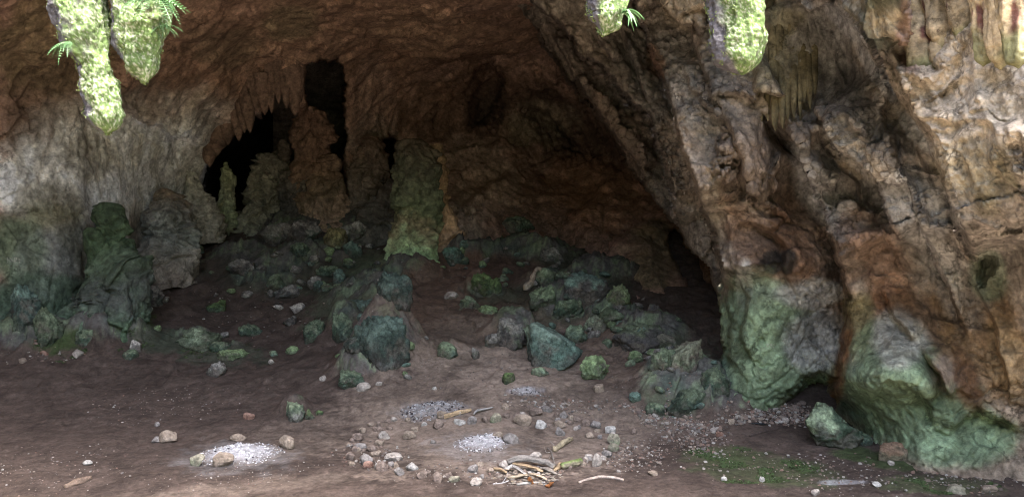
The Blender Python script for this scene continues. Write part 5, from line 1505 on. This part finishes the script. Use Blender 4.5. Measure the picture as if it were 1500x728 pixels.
stick('branch', [(848, 707, 0, 1.8), (860, 703, 0, 2.2), (880, 700, 0, 2.8), (895, 700, 0, 2.8), (913, 704, 0, 2.6)], 'bent pale branch lying right of the woodpile', 'branch', [.33, .275, .24], group=WG, seed=13)
stick('branch', [(757, 711, 0, 2.6), (775, 709, 0, 2.6), (798, 706, 0, 2)], 'thin grey stick along the front of the woodpile', 'stick', [.36, .34, .31], group=WG, seed=14)
tw = stick('twig', [(722, 709, 0, 1.0), (735, 708, 0, 1.1), (746, 704, 0, .9)], 'forked grey twig at the front left of the woodpile', 'twig', [.30, .29, .29], group=WG, seed=15, nc=8)
stick('twig_fork', [(735, 708, 0, .9), (741, 701, 1, .8), (744, 694, 2, .6)], None, None, [.30, .29, .29], seed=16, nc=8, parent=tw)
tw = stick('twig', [(802, 656, 0, .9), (808, 664, 3, .8), (812, 680, 2, .7), (820, 694, 1, .6)], 'thin branching twig between the dry stem and the mossy log', 'twig', [.24, .22, .20], group=WG, seed=17, nc=8)
for q in ([(806, 664, 2, .6), (800, 668, 4, .5), (797, 660, 6, .4)], [(808, 668, 3, .6), (803, 676, 2, .5), (797, 682, 1, .4)], [(820, 658, 2, .6), (830, 648, 5, .5), (841, 643, 6, .4)], [(814, 657, 2, .6), (806, 652, 6, .5)]):
    stick('twig_fork', q, None, None, [.24, .22, .20], seed=18, nc=8, parent=tw)
stick('log', [(95, 714, 0, 3.5), (108, 710, 0, 5), (125, 705, 0, 5), (134, 701, 0, 3)], 'short reddish log on the floor at the front left', 'log', [.15, .11, .085], seed=19, bark=.4)
stick('driftwood', [(768, 416, 2, 7), (776, 414, 2, 6), (788, 411, 3, 3.6), (802, 408, 3, 2.6)], 'bone-like pale piece of wood lying left of the mossy rock pair', 'driftwood', [.36, .31, .24], seed=20, bark=.3)
stick('branch', [(1098, 640, 1, 1.6), (1118, 634, 1, 2), (1140, 629, 1, 1.5)], 'dark thin branch lying in the rubble strip', 'branch', [.06, .045, .04], seed=21)
stick('plank', [(1262, 614, 10, 3), (1280, 630, 6, 3.5), (1297, 640, 2, 3)], 'brown splintered board propped behind the big lumpy boulder', 'board', [.16, .10, .075], seed=22, flat=.4, bark=.3)
stick('plank', [(1278, 646, 6, 2.5), (1290, 642, 3, 3), (1298, 637, 3, 2)], 'short pale stick crossing the end of the splintered board', 'stick', [.28, .22, .17], seed=23)


def bark_crumbs():
    rg = np.random.default_rng(61)
    n = 170
    a, q = rg.uniform(0, 6.28, n), np.sqrt(rg.uniform(0, 1, n))
    P, d = hit_floor(772 + 54 * q * np.cos(a), 697 + 14 * q * np.sin(a))
    s = rg.uniform(2, 8, n) * d / FPX
    P[:, 2] += .02 * (1 - q)
    cols = np.array([[.25, .205, .155], [.17, .15, .13], [.27, .24, .20], [.12, .10, .085]])[rg.integers(0, 4, n)]
    chunk_field('bark_crumbs', P, s, cols, M_WOOD, None, 62, 'pale crumbs of bark and split wood around the woodpile', 'wood crumbs', 'stuff', sub=1, flat=.3)


bark_crumbs()


def crumpled(name, u, v, wpx, hpx, mat, label, cat, seed, thick=0.4, flat=1.0):
    """a curled dry leaf or crushed scrap: a folded sheet with thickness"""
    P0, d0 = hit_floor(u, v)
    P0, s = P0[0], d0[0] / FPX
    g = np.linspace(-1, 1, 15)
    X, Y = np.meshgrid(g, g)
    m = np.clip(1.15 - np.abs(Y) ** 1.5, 0.12, 1)
    Z = 0.5 + 0.45 * np.cos(X * 2.2 + seed) * flat + 0.35 * fbm(np.stack([X * 1.6 + seed, Y * 1.6, 0 * X], -1), 3)
    P = np.stack([X * m * wpx * s / 2, Y * hpx * s * 0.5, Z * hpx * s * .5], -1)
    n = grid_normals(P)
    V = np.concatenate([P.reshape(-1, 3), (P - n * thick * s).reshape(-1, 3)])
    F = grid_faces(15, 15)
    F = np.concatenate([F, F[:, ::-1] + 225])
    me = mesh_np(name, V, F, None, True, mat)
    o = link(name, me, None, P0)
    return tag(o, label, cat)


crumpled('dry_leaf', 778, 707, 10, 15, M_DEADLEAF, 'curled rust-brown leaf standing on the woodpile', 'leaf', 1)
crumpled('dry_leaf', 805, 713, 13, 13, M_DEADLEAF, 'crumpled lighter brown leaf in front of the woodpile', 'leaf', 4)
crumpled('plastic_scrap', 1113, 622, 26, 6, M_PLASTIC, 'crushed dark bluish scrap lying in the rubble strip by the right wall', 'scrap', 2, flat=.3)

# ------------------------------------------------------------------ pebbles and rubble
ZONES = [  # u, v, ru, rv, angle, individuals, small, size range px, label, colours
    (985, 597, 85, 16, 4, 50, 700, (3, 8), 'small angular stone in the rubble strip between the ring and the right wall'),
    (1130, 605, 90, 18, 6, 60, 800, (3, 9), 'small angular stone in the rubble strip under the right wall'),
    (1010, 640, 70, 28, 10, 40, 500, (3, 7), 'small stone of the loose scatter in front of the rubble strip'),
    (930, 670, 60, 26, 0, 20, 350, (3, 6), 'small stone scattered right of the stone ring'),
    (820, 592, 90, 14, 4, 25, 260, (3, 7), 'small stone scattered behind the stone ring'),
    (1200, 690, 220, 34, 5, 25, 420, (3, 6), 'small pale stone scattered on the mossy ground at the front right'),
    (1420, 700, 90, 24, 6, 15, 220, (3, 7), 'small stone below the foot of the right wall near the picture edge'),
    (540, 668, 60, 24, 0, 16, 160, (2.5, 6), 'crumb of stone among the left cluster of the ring'),
    (700, 690, 130, 30, 0, 14, 260, (2.5, 5), 'crumb of stone inside the front of the ring'),
    (250, 590, 130, 30, -5, 8, 260, (2, 4), 'pale stone crumb on the dark left floor'),
    (90, 690, 130, 40, -6, 8, 260, (2, 4.5), 'pale stone crumb on the floor at the front left'),
    (340, 700, 140, 24, -6, 6, 220, (2, 4), 'stone crumb in front of the large ash heap'),
    (60, 505, 70, 14, 0, 6, 90, (2.5, 6), 'pale stone crumb below the left wall'),
    (720, 540, 160, 50, 0, 4, 160, (2, 4), 'stone crumb on the dusty floor in the middle'),
    (640, 395, 80, 30, 0, 2, 120, (2, 4), 'stone crumb on the slope under the column'),
    (800, 470, 160, 60, 0, 0, 160, (2, 4), ''), (400, 450, 160, 60, 0, 0, 200, (2, 5), ''),
    (940, 540, 100, 40, 0, 0, 160, (2, 5), ''),
]
rg = np.random.default_rng(77)
PV = []
PCOL = [np.array(c) for c in ([.30, .25, .21], [.22, .175, .15], [.17, .135, .12], [.36, .33, .30], [.25, .19, .16], [.20, .18, .17], [.42, .40, .37], [.24, .16, .13])]
for k in range(24):
    P, F, off = rock_shape(1500 + k, 2, n=8, sharp=1.0, rough=.12)
    P = P - np.array([0, 0, .2])
    c = 0.8 * PCOL[k % 8] * (1 + 0.25 * fbm(P * 4 + off, 2))[:, None]
    PV.append(mesh_np('pebble', P, F, c, False, M_STONE))
SP, SS, SC = [], [], []
for (u0, v0, ru, rv, ang, ni, ns, (s0, s1), lab) in ZONES:
    n = ni + ns
    a, q = rg.uniform(0, 6.28, n), np.sqrt(rg.uniform(0, 1, n)) * (0.55 + 0.6 * rg.uniform(0, 1, n))
    du, dv = q * ru * np.cos(a), q * rv * np.sin(a)
    t = math.radians(ang)
    uu, vv = u0 + du * math.cos(t) - dv * math.sin(t), v0 + du * math.sin(t) + dv * math.cos(t)
    Pq, dq = hit_floor(uu, vv)
    size = np.concatenate([rg.uniform(s0 + (s1 - s0) * .5, s1 * 1.15, ni), s0 * 0.5 + (s1 - s0 * .4) * 0.62 * rg.uniform(0, 1, ns) ** 2.2]) * dq / FPX
    for i in range(ni):
        o = link('pebble', PV[rg.integers(24)], None, Pq[i])
        o.scale = (size[i], size[i] * rg.uniform(.6, .9), size[i] * rg.uniform(.45, .75))
        o.rotation_euler = (rg.uniform(-.2, .2), rg.uniform(-.2, .2), rg.uniform(0, 6.28))
        tag(o, lab, 'pebble', lab.replace('small angular stone', 'stones').replace('small stone', 'stones').replace('small pale stone', 'pale stones'))
    SP.append(Pq[ni:])
    SS.append(size[ni:])
    SC.append(np.array([PCOL[j] for j in rg.integers(0, 8, ns)]) * rg.uniform(.45, .95, (ns, 1)))
SP, SS, SC = np.concatenate(SP), np.concatenate(SS), np.concatenate(SC)
g_ = chunk_field('gravel', SP + np.array([0, 0, 1]) * (SS * .15)[:, None], SS, SC, M_STONE, None, 9, sub=1)
tag(g_, 'fine rubble and stone crumbs strewn over the cave floor', 'gravel', None, 'stuff')

# broken rock fragments bedded in the bank
FV = []
for k in range(14):
    P, F, off = rock_shape(2500 + k, 3, n=7, sharp=1.8, rough=.16)
    FV.append(mesh_np('rock_fragment', P - np.array([0, 0, .3]), F, rock_color(P * .3, off, (G1, G2, G3, G4, D1, G5, G4)[k % 7], .3), True, M_ROCK))
for (u0, v0, ru, rv, n, lab) in [(470, 385, 110, 45, 34, 'broken green-grey rock fragment bedded in the bank left of the tall column'), (840, 425, 110, 60, 34, 'broken green rock fragment bedded among the mid-ground boulders'),
                                 (990, 530, 70, 55, 24, 'broken rock fragment on the slope below the right wall'), (560, 500, 70, 60, 16, 'broken teal rock fragment around the big dark outcrop'),
                                 (300, 440, 120, 60, 16, 'broken dark rock fragment on the gloomy left floor'), (720, 385, 90, 25, 14, 'broken rock fragment at the foot of the far slope')]:
    a, q = rg.uniform(0, 6.28, n), np.sqrt(rg.uniform(0, 1, n))
    Pq, dq = hit_floor(u0 + ru * q * np.cos(a), v0 + rv * q * np.sin(a))
    for P, d in zip(Pq, dq):
        o = link('rock_fragment', FV[rg.integers(14)], None, P)
        sz = rg.uniform(7, 18) ** 1.0 * d / FPX
        o.scale = (sz, sz * rg.uniform(.7, 1.1), sz * rg.uniform(.5, .9))
        o.rotation_euler = (rg.uniform(-.3, .3), rg.uniform(-.3, .3), rg.uniform(0, 6.28))
        tag(o, lab, 'rock', lab.replace('fragment', 'fragments'))

# moss tufts on the floor
MV, MF = [], []
mz = [(1100, 688, 100, 20, 2600), (1060, 665, 55, 11, 700), (1380, 712, 85, 12, 1300), (1290, 674, 60, 9, 700), (85, 497, 42, 16, 700), (195, 470, 38, 16, 700), (240, 500, 50, 14, 400), (330, 520, 60, 14, 400)]
for (u0, v0, ru, rv, n) in mz:
    a, q = rg.uniform(0, 6.28, n), np.sqrt(rg.uniform(0, 1, n))
    Pq, dq = hit_floor(u0 + ru * q * np.cos(a), v0 + rv * q * np.sin(a))
    keep = fbm(Pq * 3.0, 4) > 0.16
    for P, d in zip(Pq[keep], dq[keep]):
        k = len(MV)
        h, wd, an = rg.uniform(.008, .022), rg.uniform(.006, .016), rg.uniform(0, 6.28)
        dx, dy = math.cos(an) * wd, math.sin(an) * wd
        tx, ty = rg.uniform(-.012, .012, 2)
        MV += [(P[0] - dx, P[1] - dy, P[2] - .004), (P[0] + dx, P[1] + dy, P[2] - .004), (P[0] + tx, P[1] + ty, P[2] + h)]
        MF.append((k, k + 1, k + 2))
CP, CS, CCc = [], [], []
for (u0, v0, ru, rv, n) in mz:
    n = n // 2
    a, q = rg.uniform(0, 6.28, n), np.sqrt(rg.uniform(0, 1, n))
    Pq, dq = hit_floor(u0 + ru * q * np.cos(a), v0 + rv * q * np.sin(a))
    keep = fbm(Pq * 3.0, 4) > 0.13
    CP.append(Pq[keep])
    CS.append(rg.uniform(.015, .05, keep.sum()))
    CCc.append(np.array([.045, .064, .026]) * rg.uniform(.5, 1.3, (keep.sum(), 1)))
tag(chunk_field('moss_cushions', np.concatenate(CP), np.concatenate(CS), np.concatenate(CCc), M_FLOOR, None, 12, sub=1, flat=.35), 'low cushions of moss on the damp cave floor', 'moss', None, 'stuff')
mo = link('moss', mesh_np('moss', np.array(MV), np.array(MF), None, False, M_MOSS))
tag(mo, 'thin green moss growing in patches on the damp cave floor', 'moss', None, 'stuff')

# ------------------------------------------------------------------ chalk writing on the walls
dg = bpy.context.evaluated_depsgraph_get()


def wall_tree(o):
    me = o.data
    co = np.empty(len(me.vertices) * 3, np.float32)
    me.vertices.foreach_get('co', co)
    pi = np.empty(len(me.loops), np.int32)
    me.loops.foreach_get('vertex_index', pi)
    return BVHTree.FromPolygons(co.reshape(-1, 3).tolist(), pi.reshape(-1, 4).tolist())


GLY = {'H': [[(0, 0), (0, 1)], [(.7, 0), (.7, 1)], [(0, .5), (.7, .5)]], 'A': [[(0, 1), (.35, 0), (.7, 1)], [(.15, .65), (.55, .65)]], 'R': [[(0, 1), (0, 0), (.6, .1), (.55, .45), (0, .5), (.65, 1)]], 'I': [[(.3, 0), (.3, 1)]],
       'U': [[(0, 0), (.05, .9), (.6, .9), (.65, 0)]], 'S': [[(.65, .05), (.1, .1), (.1, .45), (.6, .55), (.6, .95), (0, 1)]], 'X': [[(0, 0), (.7, 1)], [(.65, 0), (.05, 1)]], 'V': [[(0, 0), (.35, 1), (.7, 0)]],
       'O': [[(.35, 0), (.7, .3), (.6, .9), (.2, .95), (0, .5), (.35, 0)]], '2': [[(0, .15), (.4, 0), (.65, .25), (.05, 1), (.7, 1)]], '3': [[(0, .05), (.6, .1), (.25, .45), (.65, .7), (.3, 1), (0, .9)]], '1': [[(.3, 0), (.35, 1)]],
       '-': [[(.15, .5), (.55, .5)]], 'N': [[(0, 1), (0, 0), (.65, 1), (.65, 0)]], 'Z': [[(0, 0), (.65, 0), (.05, 1), (.7, 1)], [(.1, .5), (.5, .5)]]}


def chalk(tree, text, u0, v0, cw, chh, slope, label, lw=0.9, parent=None):
    V, F = [], []
    off = RNG.uniform(-.4, .4, 200)
    k2 = 0
    for i, ch in enumerate(text):
        for st in GLY.get(ch, []):
            px = []
            for (a, b), (c, d) in zip(st, st[1:]):
                for t in np.linspace(0, 1, 6):
                    x, y = a + (c - a) * t, b + (d - b) * t
                    px.append((u0 + cw * (i + x) + off[k2 % 200], v0 + chh * y + slope * cw * i + off[(k2 * 7) % 200] * .6))
                    k2 += 1
            pts = []
            for (u, v) in px:
                r = ray(u, v)
                r = r / np.linalg.norm(r)
                hit = tree.ray_cast(Vector(CAM), Vector(r))
                if hit[0] is not None:
                    pts.append((np.array(hit[0]), np.array(hit[1]) * (1 if hit[1].dot(Vector(r)) < 0 else -1), r, hit[3]))
            for p, q in zip(pts, pts[1:]):
                e = q[0] - p[0]
                k2 += 1
                if (k2 * 37) % 10 < 3:
                    continue
                if np.linalg.norm(e) < 1e-5 or np.linalg.norm(e) > .3:
                    continue
                sd = np.cross(e, p[2])
                sd = sd / np.linalg.norm(sd) * lw * p[3] / FPX * .5
                k = len(V)
                V += [p[0] - sd - p[2] * .014, p[0] + sd - p[2] * .014, q[0] + sd - q[2] * .014, q[0] - sd - q[2] * .014]
                F.append((k, k + 1, k + 2, k + 3))
    if V:
        o = link('chalk_writing', mesh_np('chalk_writing', np.array(V), np.array(F), None, False, M_CHALK))
        tag(o, label, 'writing', 'chalk writing on the walls')


tr = wall_tree(right_wall)
chalk(tr, 'AUAZIA', 1174, 517, 5.6, 6.5, .14, 'upper line of chalk letters on the right wall', 1.1)
chalk(tr, 'X', 1209, 520, 5, 7, 0, 'single chalk cross at the end of the upper line of letters', 1.1)
chalk(tr, '2-3-11', 1184, 527, 4.3, 6.5, .1, 'lower line of chalk numbers with dashes on the right wall', 1.2)
chalk(tr, 'VN', 1122, 502, 7, 6, .2, 'faint chalk strokes on the green rock left of the chalk numbers', .7)
chalk(tr, 'OA', 1147, 496, 10, 7, .1, 'faint round chalk letter above the chalk numbers', .7)
tl = wall_tree(cave_wall)
chalk(tl, 'HARI', 11, 377, 5.2, 7.5, .02, 'white letters HARI chalked on the left wall', .8)
